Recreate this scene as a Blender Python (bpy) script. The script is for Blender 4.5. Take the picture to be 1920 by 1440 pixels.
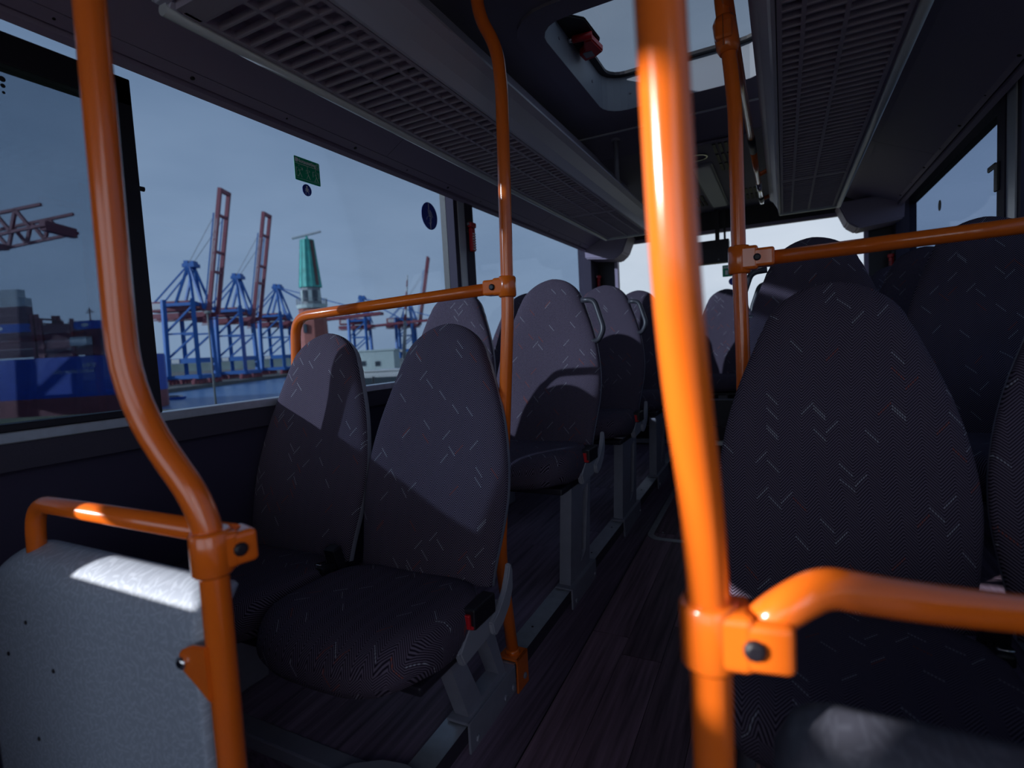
import bpy, bmesh, math, random
import numpy as np
from mathutils import Vector, Matrix

# ------------------------------------------------------------------ scene, camera, world, sun
for o in list(bpy.data.objects):
    bpy.data.objects.remove(o, do_unlink=True)
scene = bpy.context.scene
COL = scene.collection
SHIFT = Vector((0.375, 0.0, 1.16))          # eye point above the aisle floor, bus centre line at x = 0

YAW, PITCH, ROLL, FPX = 0.47266451, -0.0697944, -0.05458908, 1004.334
cy, sy, cp, sp = math.cos(YAW), math.sin(YAW), math.cos(PITCH), math.sin(PITCH)
FWD = Vector((-sy * cp, cy * cp, sp))
_r = Vector((cy, sy, 0)); _u = _r.cross(FWD)
RGT = math.cos(ROLL) * _r + math.sin(ROLL) * _u
UPV = -math.sin(ROLL) * _r + math.cos(ROLL) * _u
cam_d = bpy.data.cameras.new('camera')
cam = bpy.data.objects.new('camera', cam_d); COL.objects.link(cam)
cam.matrix_world = Matrix((
    (RGT.x, UPV.x, -FWD.x, SHIFT.x), (RGT.y, UPV.y, -FWD.y, SHIFT.y),
    (RGT.z, UPV.z, -FWD.z, SHIFT.z), (0, 0, 0, 1)))
cam_d.sensor_fit = 'HORIZONTAL'; cam_d.sensor_width = 43.8
cam_d.lens = FPX / 1920 * 43.8
cam_d.clip_start = 0.02; cam_d.clip_end = 3000
cam_d.dof.use_dof = True; cam_d.dof.focus_distance = 1.55; cam_d.dof.aperture_fstop = 3.6
scene.camera = cam

scene.view_settings.view_transform = 'Standard'
scene.view_settings.look = 'None'
scene.view_settings.gamma = 1.0
scene.view_settings.use_curve_mapping = False
scene.view_settings.exposure = 0.22

SUN_TRAVEL = Vector((0.60, 0.70, -0.25)).normalized()
sun_d = bpy.data.lights.new('sun', 'SUN'); sun_d.energy = 10.0; sun_d.angle = 0.012; sun_d.color = (1.0, 0.96, 0.92)
sun = bpy.data.objects.new('sun', sun_d); COL.objects.link(sun)
sun.rotation_euler = SUN_TRAVEL.to_track_quat('-Z', 'Y').to_euler()

world = bpy.data.worlds.new('overcast_sky'); scene.world = world; world.use_nodes = True
wn = world.node_tree; wn.nodes.clear()
w_out = wn.nodes.new('ShaderNodeOutputWorld'); w_bg = wn.nodes.new('ShaderNodeBackground')
w_tc = wn.nodes.new('ShaderNodeTexCoord'); w_sep = wn.nodes.new('ShaderNodeSeparateXYZ')
w_rmp = wn.nodes.new('ShaderNodeValToRGB'); w_noi = wn.nodes.new('ShaderNodeTexNoise')
w_map = wn.nodes.new('ShaderNodeMapping'); w_mix = wn.nodes.new('ShaderNodeMix'); w_mix.data_type = 'RGBA'; w_mix.blend_type = 'MULTIPLY'
w_nr = wn.nodes.new('ShaderNodeValToRGB')
wn.links.new(w_tc.outputs['Generated'], w_sep.inputs[0])
wn.links.new(w_sep.outputs['Z'], w_rmp.inputs[0])
e = w_rmp.color_ramp.elements
e[0].position = 0.0; e[0].color = (0.66, 0.76, 0.90, 1)
e[1].position = 1.0; e[1].color = (0.30, 0.38, 0.50, 1)
el = e.new(0.18); el.color = (0.68, 0.78, 0.93, 1)
el = e.new(0.42); el.color = (0.46, 0.56, 0.71, 1)
w_map.inputs['Scale'].default_value = (2.2, 2.2, 6.0)
wn.links.new(w_tc.outputs['Generated'], w_map.inputs[0]); wn.links.new(w_map.outputs[0], w_noi.inputs['Vector'])
w_noi.inputs['Scale'].default_value = 1.6; w_noi.inputs['Detail'].default_value = 5
wn.links.new(w_noi.outputs[0], w_nr.inputs[0])
w_nr.color_ramp.elements[0].position = 0.3; w_nr.color_ramp.elements[0].color = (0.86, 0.88, 0.90, 1)
w_nr.color_ramp.elements[1].position = 0.7; w_nr.color_ramp.elements[1].color = (1.08, 1.06, 1.04, 1)
w_mix.inputs[0].default_value = 1.0
wn.links.new(w_rmp.outputs[0], w_mix.inputs[6]); wn.links.new(w_nr.outputs[0], w_mix.inputs[7])
wn.links.new(w_mix.outputs[2], w_bg.inputs[0]); w_bg.inputs[1].default_value = 1.8
wn.links.new(w_bg.outputs[0], w_out.inputs[0])

# ------------------------------------------------------------------ helpers
def ray(px, py):
    return RGT * ((px - 960) / FPX) - UPV * ((py - 720) / FPX) + FWD

def at_depth(px, py, d):
    return ray(px, py) * d

def at_z(px, py, z):
    d = ray(px, py); return d * (z / d.z)

WORLD = {}

def tag(o, label=None, cat=None, group=None, kind=None):
    if label: o['label'] = label
    if cat: o['category'] = cat
    if group: o['group'] = group
    if kind: o['kind'] = kind
    return o

def thing(name, loc, label, cat, group=None, rotz=0.0):
    o = bpy.data.objects.new(name, None); o.empty_display_size = 0.05
    o.location = loc; o.rotation_euler = (0, 0, rotz); COL.objects.link(o)
    WORLD[o] = Matrix.Translation(Vector(loc)) @ Matrix.Rotation(rotz, 4, 'Z')
    return tag(o, label, cat, group)

def struct(o):
    o['kind'] = 'structure'; return o

def link(name, me, mat, parent=None, local=False, smooth=None, loc=None):
    """one mesh object; mesh given in scene coordinates unless local"""
    if mat is not None and len(me.materials) == 0:
        me.materials.append(mat)
    if smooth is not None:
        me.polygons.foreach_set('use_smooth', [smooth] * len(me.polygons))
    o = bpy.data.objects.new(name, me); COL.objects.link(o)
    if parent is not None:
        o.parent = parent
        if not local:
            me.transform(WORLD[parent].inverted())
        WORLD[o] = WORLD[parent]
        if loc is not None:
            o.location = loc; WORLD[o] = WORLD[parent] @ Matrix.Translation(Vector(loc))
    else:
        WORLD[o] = Matrix.Identity(4)
        if loc is not None:
            o.location = loc; WORLD[o] = Matrix.Translation(Vector(loc))
    return o

def me_from(verts, faces, name='m'):
    me = bpy.data.meshes.new(name)
    me.from_pydata([tuple(v) for v in verts], [], faces); me.update()
    return me

def bm_done(bm, name='m', recalc=True):
    if recalc: bmesh.ops.recalc_face_normals(bm, faces=bm.faces)
    me = bpy.data.meshes.new(name); bm.to_mesh(me); bm.free(); return me

def bm_box(bm, a, b, bevel=0.0, M=None, segs=2):
    a = Vector(a); b = Vector(b)
    t = bmesh.new()
    bmesh.ops.create_cube(t, size=1.0)
    s = Vector([max(abs(b[i] - a[i]), 1e-5) for i in range(3)]); c = (a + b) / 2
    for v in t.verts:
        v.co = Vector((v.co.x * s.x, v.co.y * s.y, v.co.z * s.z))
    if bevel > 0:
        bmesh.ops.bevel(t, geom=t.edges[:], offset=min(bevel, min(s) * 0.49), segments=segs, affect='EDGES', profile=0.5)
    for v in t.verts:
        v.co += c
        if M is not None: v.co = M @ v.co
    tm = bpy.data.meshes.new('t'); t.to_mesh(tm); t.free(); bm.from_mesh(tm); bpy.data.meshes.remove(tm)

def box(name, a, b, mat, parent=None, bevel=0.0, M=None, local=False, loc=None, smooth=None):
    bm = bmesh.new(); bm_box(bm, a, b, bevel, M)
    return link(name, bm_done(bm, name), mat, parent, local, smooth, loc)

def boxes(name, lst, mat, parent=None, bevel=0.0, local=False):
    bm = bmesh.new()
    for a, b in lst: bm_box(bm, a, b, bevel)
    return link(name, bm_done(bm, name), mat, parent, local)

def fillet(pts, r, n=7):
    pts = [Vector(p) for p in pts]; out = [pts[0]]
    for i in range(1, len(pts) - 1):
        p0, p1, p2 = pts[i - 1], pts[i], pts[i + 1]
        rr = r[i - 1] if isinstance(r, (list, tuple)) else r
        d0 = (p0 - p1); d2 = (p2 - p1); k = min(rr, d0.length * 0.48, d2.length * 0.48)
        a = p1 + d0.normalized() * k; b = p1 + d2.normalized() * k
        for j in range(n + 1):
            t = j / n; out.append((1 - t) ** 2 * a + 2 * t * (1 - t) * p1 + t * t * b)
    out.append(pts[-1]); return out

def bm_tube(bm, pts, r, seg=16, cap=True):
    pts = [Vector(p) for p in pts]; n = len(pts)
    rad = r if isinstance(r, (list, tuple)) else [r] * n
    t0 = (pts[1] - pts[0]).normalized()
    ref = Vector((0, 0, 1)) if abs(t0.z) < 0.9 else Vector((1, 0, 0))
    nrm = t0.cross(ref).normalized(); rings = []
    for i, p in enumerate(pts):
        if i == 0: t = t0
        elif i == n - 1: t = (pts[i] - pts[i - 1]).normalized()
        else: t = ((pts[i + 1] - pts[i]).normalized() + (pts[i] - pts[i - 1]).normalized()).normalized()
        nrm = (nrm - t * nrm.dot(t)).normalized(); bi = t.cross(nrm)
        rings.append([bm.verts.new(p + (nrm * math.cos(2 * math.pi * k / seg) + bi * math.sin(2 * math.pi * k / seg)) * rad[i]) for k in range(seg)])
    for i in range(n - 1):
        for k in range(seg):
            f = bm.faces.new((rings[i][k], rings[i][(k + 1) % seg], rings[i + 1][(k + 1) % seg], rings[i + 1][k])); f.smooth = True
    if cap:
        bm.faces.new(rings[0][::-1]); bm.faces.new(rings[-1])

def tube(name, pts, r, mat, parent=None, rf=0.0, seg=16, local=False):
    if rf: pts = fillet(pts, rf)
    bm = bmesh.new(); bm_tube(bm, pts, r, seg)
    return link(name, bm_done(bm, name), mat, parent, local)

def bm_beams(bm, segs, w, h=None):
    """square section beams"""
    h = h or w
    for a, b in segs:
        a = Vector(a); b = Vector(b); t = (b - a); L = t.length
        if L < 1e-6: continue
        q = t.to_track_quat('X', 'Z').to_matrix().to_4x4(); q.translation = a
        bm_box(bm, (0, -w / 2, -h / 2), (L, w / 2, h / 2), 0, q)

def beams(name, segs, w, mat, parent=None, h=None, local=False):
    bm = bmesh.new(); bm_beams(bm, segs, w, h)
    return link(name, bm_done(bm, name), mat, parent, local)

AX = {'x': lambda a, p: (a, p[0], p[1]), 'y': lambda a, p: (p[0], a, p[1]), 'z': lambda a, p: (p[0], p[1], a)}

def bm_prism(bm, poly, axis, a0, a1, bevel=0.0):
    f = AX[axis]; t = bmesh.new()
    lo = [t.verts.new(f(a0, p)) for p in poly]; hi = [t.verts.new(f(a1, p)) for p in poly]; n = len(poly)
    t.faces.new(lo); t.faces.new(hi[::-1])
    for i in range(n): t.faces.new((lo[i], hi[i], hi[(i + 1) % n], lo[(i + 1) % n]))
    bmesh.ops.recalc_face_normals(t, faces=t.faces)
    if bevel:
        ed = [e_ for e_ in t.edges if e_.calc_face_angle(0) > 0.5]
        bmesh.ops.bevel(t, geom=ed, offset=bevel, segments=2, affect='EDGES')
    tm = bpy.data.meshes.new('t'); t.to_mesh(tm); t.free(); bm.from_mesh(tm); bpy.data.meshes.remove(tm)

def prism(name, poly, axis, a0, a1, mat, parent=None, bevel=0.0, local=False, loc=None):
    bm = bmesh.new(); bm_prism(bm, poly, axis, a0, a1, bevel)
    return link(name, bm_done(bm, name), mat, parent, local, None, loc)

def bm_ring(bm, outer, inner, axis, a0, a1):
    f = AX[axis]; n = len(outer)
    L = [[bm.verts.new(f(a, p)) for p in lp] for a in (a0, a1) for lp in (outer, inner)]
    o0, i0, o1, i1 = L
    for k in range(n):
        m = (k + 1) % n
        bm.faces.new((o0[k], o0[m], i0[m], i0[k])); bm.faces.new((o1[k], i1[k], i1[m], o1[m]))
        bm.faces.new((o0[k], o1[k], o1[m], o0[m])); bm.faces.new((i0[k], i0[m], i1[m], i1[k]))

def ring(name, outer, inner, axis, a0, a1, mat, parent=None, local=False, loc=None):
    bm = bmesh.new(); bm_ring(bm, outer, inner, axis, a0, a1)
    return link(name, bm_done(bm, name), mat, parent, local, None, loc)

def rrect(x0, x1, y0, y1, r, n=5):
    r = min(r, abs(x1 - x0) / 2, abs(y1 - y0) / 2); out = []
    for cx_, cy_, a in ((x1 - r, y1 - r, 0), (x0 + r, y1 - r, 90), (x0 + r, y0 + r, 180), (x1 - r, y0 + r, 270)):
        for i in range(n + 1):
            t = math.radians(a + 90 * i / n); out.append((cx_ + r * math.cos(t), cy_ + r * math.sin(t)))
    return out

def disc(name, c, nrm, r, th, mat, parent=None, seg=20, r2=None, local=False):
    """short cylinder, standing on c, along nrm"""
    bm = bmesh.new(); c = Vector(c); nrm = Vector(nrm).normalized()
    bm_tube(bm, [c, c + nrm * th], [r, r2 if r2 is not None else r], seg)
    for f in bm.faces: f.smooth = False
    return link(name, bm_done(bm, name), mat, parent, local)

def bolt_me(r=0.006, th=0.004):
    bm = bmesh.new(); bm_tube(bm, [(0, 0, 0), (0, 0, th * .6), (0, 0, th)], [r, r, r * .6], 10)
    return bm_done(bm, 'bolt')

_BM = {}
def bolt_of(me, mt):
    k = (me.name, mt.name)
    if k not in _BM:
        c = me.copy(); c.materials.clear(); c.materials.append(mt); _BM[k] = c
    return _BM[k]
def bolt(parent, p, nrm, mat, me):
    o = link('bolt', bolt_of(me, mat), mat, parent, local=True)
    M = WORLD[parent].inverted()
    o.location = M @ Vector(p)
    o.rotation_euler = (M.to_3x3() @ Vector(nrm)).to_track_quat('Z', 'Y').to_euler()
    return o

def text_me(s, size, ext=0.0, bold=0.0):
    cu = bpy.data.curves.new('t', 'FONT'); cu.body = s; cu.size = size; cu.extrude = ext; cu.offset = bold
    cu.align_x = 'CENTER'; cu.align_y = 'CENTER'; cu.resolution_u = 2
    ob = bpy.data.objects.new('t', cu); COL.objects.link(ob)
    dg = bpy.context.evaluated_depsgraph_get(); dg.update()
    me = bpy.data.meshes.new_from_object(ob.evaluated_get(dg))
    bpy.data.objects.remove(ob, do_unlink=True); bpy.data.curves.remove(cu)
    me.materials.clear()
    return me

def text(name, s, size, M, mat, parent, ext=0.0002, bold=0.0):
    me = text_me(s, size, ext, bold); me.transform(M)
    return link(name, me, mat, parent)

def copy_tree(o, parent=None):
    c = o.copy(); COL.objects.link(c); c.parent = parent
    for ch in o.children: copy_tree(ch, c)
    return c

# ------------------------------------------------------------------ materials
MATS = {}

def mat(name, col, rough=0.6, metal=0.0, spec=0.5, coat=0.0, noise=None, bump=None, emit=None):
    m = bpy.data.materials.new(name); m.use_nodes = True; nt = m.node_tree
    b = nt.nodes['Principled BSDF']; b.inputs['Base Color'].default_value = (*col, 1)
    b.inputs['Roughness'].default_value = rough; b.inputs['Metallic'].default_value = metal
    b.inputs['Specular IOR Level'].default_value = spec
    if coat: b.inputs['Coat Weight'].default_value = coat; b.inputs['Coat Roughness'].default_value = 0.08
    tc = nt.nodes.new('ShaderNodeTexCoord')
    if noise:
        sc, amt = noise
        n = nt.nodes.new('ShaderNodeTexNoise'); n.inputs['Scale'].default_value = sc; n.inputs['Detail'].default_value = 4
        nt.links.new(tc.outputs['Object'], n.inputs['Vector'])
        r = nt.nodes.new('ShaderNodeMapRange'); r.inputs['From Min'].default_value = .3; r.inputs['From Max'].default_value = .7
        r.inputs['To Min'].default_value = 1 - amt; r.inputs['To Max'].default_value = 1 + amt
        nt.links.new(n.outputs[0], r.inputs[0])
        mx = nt.nodes.new('ShaderNodeMix'); mx.data_type = 'RGBA'; mx.blend_type = 'MULTIPLY'; mx.inputs[0].default_value = 1
        mx.inputs[6].default_value = (*col, 1); nt.links.new(r.outputs[0], mx.inputs[7]); nt.links.new(mx.outputs[2], b.inputs['Base Color'])
    if bump:
        sc, st = bump
        n = nt.nodes.new('ShaderNodeTexNoise'); n.inputs['Scale'].default_value = sc; n.inputs['Detail'].default_value = 3
        nt.links.new(tc.outputs['Object'], n.inputs['Vector'])
        bp = nt.nodes.new('ShaderNodeBump'); bp.inputs['Strength'].default_value = st; bp.inputs['Distance'].default_value = 0.002
        nt.links.new(n.outputs[0], bp.inputs['Height']); nt.links.new(bp.outputs[0], b.inputs['Normal'])
    MATS[name] = m; return m

def glass(name, tint, gloss=0.045):
    """thin tinted pane; tint is the transmission of one of its two faces"""
    m = bpy.data.materials.new(name); m.use_nodes = True; nt = m.node_tree; nt.nodes.clear()
    out = nt.nodes.new('ShaderNodeOutputMaterial'); tr = nt.nodes.new('ShaderNodeBsdfTransparent'); gl = nt.nodes.new('ShaderNodeBsdfGlossy')
    tr.inputs[0].default_value = (*tint, 1); gl.inputs['Roughness'].default_value = 0.02
    mx = nt.nodes.new('ShaderNodeMixShader'); fr = nt.nodes.new('ShaderNodeLayerWeight'); fr.inputs[0].default_value = 0.25
    ma = nt.nodes.new('ShaderNodeMath'); ma.operation = 'MULTIPLY_ADD'; ma.inputs[1].default_value = 0.10; ma.inputs[2].default_value = gloss
    nt.links.new(fr.outputs['Fresnel'], ma.inputs[0]); nt.links.new(ma.outputs[0], mx.inputs[0])
    ma.use_clamp = True
    nt.links.new(tr.outputs[0], mx.inputs[1]); nt.links.new(gl.outputs[0], mx.inputs[2]); nt.links.new(mx.outputs[0], out.inputs[0])
    return m

ORANGE = mat('orange_paint', (0.84, 0.155, 0.012), 0.22, coat=0.5, noise=(9, .04))
DARK = mat('dark_plastic', (0.040, 0.033, 0.052), 0.55, bump=(350, .15))
TRIMDARK = mat('dark_trim', (0.022, 0.018, 0.030), 0.45)
BLACK = mat('black_rubber', (0.010, 0.008, 0.014), 0.5)
COVE = mat('cove_panel_grey', (0.34, 0.275, 0.40), 0.6, bump=(500, .1))
CEIL = mat('ceiling_grey', (0.19, 0.17, 0.24), 0.7, noise=(3, .08), bump=(120, .25))
DUCT = mat('duct_grey', (0.54, 0.52, 0.66), 0.36, bump=(600, .06))
GRILLE = mat('grille_grey', (0.42, 0.36, 0.48), 0.5)
ALU = mat('aluminium', (0.62, 0.64, 0.68), 0.38, metal=0.7, noise=(40, .08))
ALULIP = mat('duct_lip', (0.55, 0.57, 0.64), 0.35)
GREYMETAL = mat('grey_painted_metal', (0.25, 0.25, 0.31), 0.42, noise=(30, .06))
GREYPLASTIC = mat('grey_plastic', (0.30, 0.30, 0.35), 0.45)
CHROME = mat('chrome', (0.75, 0.74, 0.72), 0.12, metal=1.0)
RED = mat('red_plastic', (0.55, 0.012, 0.020), 0.35)
WHITE = mat('white_print', (0.90, 0.90, 0.90), 0.6)
GREEN = mat('sign_green', (0.0, 0.42, 0.21), 0.45)
NAVY = mat('sticker_navy', (0.012, 0.035, 0.36), 0.45)
LAMP = mat('lamp_diffuser', (0.75, 0.75, 0.76), 0.5)
LIGHTGREY = mat('hatch_frame_grey', (0.27, 0.30, 0.36), 0.45)
WALLP = mat('wall_panel_dark', (0.032, 0.024, 0.055), 0.75, bump=(300, .2))
G_SIDE = glass('glass_side', (0.38, 0.43, 0.485), .010)
G_DARK = glass('glass_tinted', (0.60, 0.64, 0.68), 0.02)
G_RIGHT = glass('glass_right', (0.31, 0.36, 0.43), .015)
G_REAR = glass('glass_rear', (0.64, 0.64, 0.635), 0.01)
G_ROOF = glass('glass_roof', (0.42, 0.44, 0.46), 0.012)
G_FRONT = glass('glass_front', (0.95, 0.955, 0.96), 0.02)

def fabric_mat():
    m = bpy.data.materials.new('herringbone_fabric'); m.use_nodes = True; nt = m.node_tree; N = nt.nodes; Lk = nt.links
    b = N['Principled BSDF']; b.inputs['Roughness'].default_value = 0.95; b.inputs['Specular IOR Level'].default_value = 0.15
    b.inputs['Sheen Weight'].default_value = 0.0
    uv = N.new('ShaderNodeUVMap'); uv.uv_map = 'UVMap'; sep = N.new('ShaderNodeSeparateXYZ'); Lk.new(uv.outputs[0], sep.inputs[0])
    def M(op, a, bb=None, c=None, clamp=False):
        n = N.new('ShaderNodeMath'); n.operation = op; n.use_clamp = clamp
        for i, v in enumerate((a, bb, c)):
            if v is None: continue
            if isinstance(v, (int, float)): n.inputs[i].default_value = v
            else: Lk.new(v, n.inputs[i])
        return n.outputs[0]
    U = M('DIVIDE', sep.outputs[0], 0.0215)
    i = M('FLOOR', U); pp = M('PINGPONG', U, 1.0)
    s = M('DIVIDE', M('ADD', sep.outputs[1], M('MULTIPLY', pp, 0.0240)), 0.0060)
    j = M('FLOOR', s)
    st = M('MULTIPLY_ADD', M('SINE', M('MULTIPLY', s, 2 * math.pi)), 0.9, 0.5, clamp=True)
    cmb = N.new('ShaderNodeCombineXYZ'); Lk.new(M('MULTIPLY_ADD', i, 7.137, 3.31), cmb.inputs[0]); Lk.new(M('MULTIPLY_ADD', j, 3.713, M('MULTIPLY', i, 11.91)), cmb.inputs[1])
    oi = N.new('ShaderNodeObjectInfo'); Lk.new(M('MULTIPLY', oi.outputs['Random'], 50.0), cmb.inputs[2])
    wn_ = N.new('ShaderNodeTexWhiteNoise'); wn_.noise_dimensions = '3D'; Lk.new(cmb.outputs[0], wn_.inputs['Vector'])
    dash = M('GREATER_THAN', wn_.outputs['Value'], 0.956)
    redd = M('LESS_THAN', wn_.outputs['Value'], 0.024)
    dots = M('MULTIPLY_ADD', M('SINE', M('MULTIPLY', sep.outputs[0], 2 * math.pi / 0.0036)), 0.6, 0.5, clamp=True)
    par = M('LESS_THAN', M('FLOORED_MODULO', M('ADD', i, M('FLOOR', M('DIVIDE', j, 3.0))), 2.0), 0.5)
    band = M('MULTIPLY', M('GREATER_THAN', st, 0.35), par)
    c0 = N.new('ShaderNodeMix'); c0.data_type = 'RGBA'; Lk.new(st, c0.inputs[0])
    c0.inputs[6].default_value = (0.016, 0.010, 0.022, 1); c0.inputs[7].default_value = (0.150, 0.120, 0.168, 1)
    c1 = N.new('ShaderNodeMix'); c1.data_type = 'RGBA'; Lk.new(M('MULTIPLY', M('MULTIPLY', dash, dots), band), c1.inputs[0])
    Lk.new(c0.outputs[2], c1.inputs[6]); c1.inputs[7].default_value = (0.42, 0.42, 0.47, 1)
    c2 = N.new('ShaderNodeMix'); c2.data_type = 'RGBA'; Lk.new(M('MULTIPLY', M('MULTIPLY', redd, dots), band), c2.inputs[0])
    Lk.new(c1.outputs[2], c2.inputs[6]); c2.inputs[7].default_value = (0.38, 0.10, 0.07, 1)
    Lk.new(c2.outputs[2], b.inputs['Base Color'])
    bp = N.new('ShaderNodeBump'); bp.inputs['Strength'].default_value = 0.25; bp.inputs['Distance'].default_value = 0.0008
    Lk.new(st, bp.inputs['Height']); Lk.new(bp.outputs[0], b.inputs['Normal'])
    return m
FABRIC = fabric_mat()

def plank_mat(name, col, rough=0.42):
    m = bpy.data.materials.new(name); m.use_nodes = True; nt = m.node_tree; N = nt.nodes; Lk = nt.links
    b = N['Principled BSDF']; b.inputs['Roughness'].default_value = rough; b.inputs['Specular IOR Level'].default_value = 0.35
    tc = N.new('ShaderNodeTexCoord'); mp = N.new('ShaderNodeMapping'); mp.inputs['Scale'].default_value = (60, 3, 60)
    oi = N.new('ShaderNodeObjectInfo')
    ad = N.new('ShaderNodeVectorMath'); ad.operation = 'ADD'
    Lk.new(tc.outputs['Object'], ad.inputs[0]); Lk.new(oi.outputs['Location'], ad.inputs[1])
    Lk.new(ad.outputs[0], mp.inputs[0]); n = N.new('ShaderNodeTexNoise'); n.inputs['Scale'].default_value = 1.0; n.inputs['Detail'].default_value = 6
    Lk.new(mp.outputs[0], n.inputs['Vector'])
    r = N.new('ShaderNodeMapRange'); r.inputs['From Min'].default_value = .3; r.inputs['From Max'].default_value = .7
    r.inputs['To Min'].default_value = .55; r.inputs['To Max'].default_value = 1.45; Lk.new(n.outputs[0], r.inputs[0])
    rn = N.new('ShaderNodeMapRange'); rn.inputs['To Min'].default_value = .72; rn.inputs['To Max'].default_value = 1.3; Lk.new(oi.outputs['Random'], rn.inputs[0])
    mu = N.new('ShaderNodeMath'); mu.operation = 'MULTIPLY'; Lk.new(r.outputs[0], mu.inputs[0]); Lk.new(rn.outputs[0], mu.inputs[1])
    mx = N.new('ShaderNodeMix'); mx.data_type = 'RGBA'; mx.blend_type = 'MULTIPLY'; mx.inputs[0].default_value = 1; mx.inputs[6].default_value = (*col, 1)
    Lk.new(mu.outputs[0], mx.inputs[7]); Lk.new(mx.outputs[2], b.inputs['Base Color'])
    return m
PLANK = plank_mat('floor_wood_vinyl', (0.23, 0.14, 0.19))
PLANK2 = plank_mat('podium_wood_vinyl', (0.25, 0.185, 0.27))

def laminate_mat(name='stick_pattern_laminate', ca=(0.33, 0.37, 0.45), cb=(0.43, 0.48, 0.57)):
    m = bpy.data.materials.new(name); m.use_nodes = True; nt = m.node_tree; N = nt.nodes; Lk = nt.links
    b = N['Principled BSDF']; b.inputs['Roughness'].default_value = 0.5
    tc = N.new('ShaderNodeTexCoord'); sp_ = N.new('ShaderNodeSeparateXYZ'); cbx = N.new('ShaderNodeCombineXYZ')
    Lk.new(tc.outputs['Object'], sp_.inputs[0]); Lk.new(sp_.outputs[0], cbx.inputs[0]); Lk.new(sp_.outputs[2], cbx.inputs[1])
    prev = None
    for k, off in enumerate((0.0, 3.7)):
        mp = N.new('ShaderNodeMapping'); mp.inputs['Scale'].default_value = (82, 82, 1); mp.inputs['Location'].default_value = (off, off * 1.3, 0)
        Lk.new(cbx.outputs[0], mp.inputs[0])
        vo = N.new('ShaderNodeTexVoronoi'); vo.voronoi_dimensions = '2D'; vo.inputs['Scale'].default_value = 1.0; vo.inputs['Randomness'].default_value = 0.85
        Lk.new(mp.outputs[0], vo.inputs['Vector'])
        sb = N.new('ShaderNodeVectorMath'); sb.operation = 'SUBTRACT'; Lk.new(mp.outputs[0], sb.inputs[0]); Lk.new(vo.outputs['Position'], sb.inputs[1])
        cs = N.new('ShaderNodeSeparateColor'); Lk.new(vo.outputs['Color'], cs.inputs[0])
        an = N.new('ShaderNodeMath'); an.operation = 'MULTIPLY'; an.inputs[1].default_value = 6.283; Lk.new(cs.outputs[0], an.inputs[0])
        ro = N.new('ShaderNodeVectorRotate'); ro.rotation_type = 'Z_AXIS'; Lk.new(sb.outputs[0], ro.inputs['Vector']); Lk.new(an.outputs[0], ro.inputs['Angle'])
        s2 = N.new('ShaderNodeSeparateXYZ'); Lk.new(ro.outputs[0], s2.inputs[0])
        def lt(sock, v):
            a = N.new('ShaderNodeMath'); a.operation = 'ABSOLUTE'; Lk.new(sock, a.inputs[0])
            l = N.new('ShaderNodeMath'); l.operation = 'LESS_THAN'; Lk.new(a.outputs[0], l.inputs[0]); l.inputs[1].default_value = v; return l.outputs[0]
        mu = N.new('ShaderNodeMath'); mu.operation = 'MULTIPLY'; Lk.new(lt(s2.outputs[0], .085), mu.inputs[0]); Lk.new(lt(s2.outputs[1], .5), mu.inputs[1])
        if prev is None: prev = mu.outputs[0]
        else:
            mm = N.new('ShaderNodeMath'); mm.operation = 'MAXIMUM'; Lk.new(prev, mm.inputs[0]); Lk.new(mu.outputs[0], mm.inputs[1]); prev = mm.outputs[0]
    mx = N.new('ShaderNodeMix'); mx.data_type = 'RGBA'; Lk.new(prev, mx.inputs[0])
    mx.inputs[6].default_value = (*ca, 1); mx.inputs[7].default_value = (*cb, 1)
    Lk.new(mx.outputs[2], b.inputs['Base Color'])
    return m
LAMINATE = laminate_mat()
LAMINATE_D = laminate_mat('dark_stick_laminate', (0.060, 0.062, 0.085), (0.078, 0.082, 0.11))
BOLT = bolt_me(); BOLT_S = bolt_me(0.0035, 0.002); BOLT_L = bolt_me(0.008, 0.005)

# ------------------------------------------------------------------ the bus shell
CX = -0.375                                   # bus centre line
def mir(x): return 2 * CX - x
def zf(y): return -1.16 + 0.061 * y           # aisle ramp
def zp(y): return -0.867 + 0.033 * y          # seat podium
rnd = random.Random(4)

floor = struct(prism('floor', [(-2.2, zf(-2.2) - .04), (4.6, zf(4.6) - .04), (4.6, zf(4.6) - .004), (-2.2, zf(-2.2) - .004)], 'x', -1.54, .79, BLACK))
floor['label'] = 'dark wood-look plank floor of the aisle'
def plank_me(w, l):
    bm = bmesh.new(); bm_box(bm, (0, 0, -.004), (w - .0012, l - .0015, 0), .0006, segs=1); return bm_done(bm, 'plank')
def planks(parent, x0, x1, y0, y1, zfun, slope, mt, w=.136, l=.92):
    ncol = max(1, round((x1 - x0) / w)); w = (x1 - x0) / ncol; full = plank_me(w, l); full.materials.append(mt)
    for c in range(ncol):
        y = y0; off = rnd.uniform(.2, 1.0) * l; first = True
        while y < y1 - .02:
            ln = off if first else l; first = False; ln = min(ln, y1 - y)
            if abs(ln - l) < 1e-4: me = full
            else: me = plank_me(w, ln); me.materials.append(mt)
            o = link('plank', me, mt, parent, local=True); o.location = WORLD[parent].inverted() @ Vector((x0 + c * w, y, zfun(y)))
            o.rotation_euler = (math.atan(slope), 0, 0); y += ln
planks(floor, -.640, -.110, -.4, 3.78, zf, .061, PLANK)
planks(floor, -1.50, -.640, -.4, .74, zf, .061, PLANK)
planks(floor, -.110, .745, -.4, .74, zf, .061, PLANK)
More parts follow.
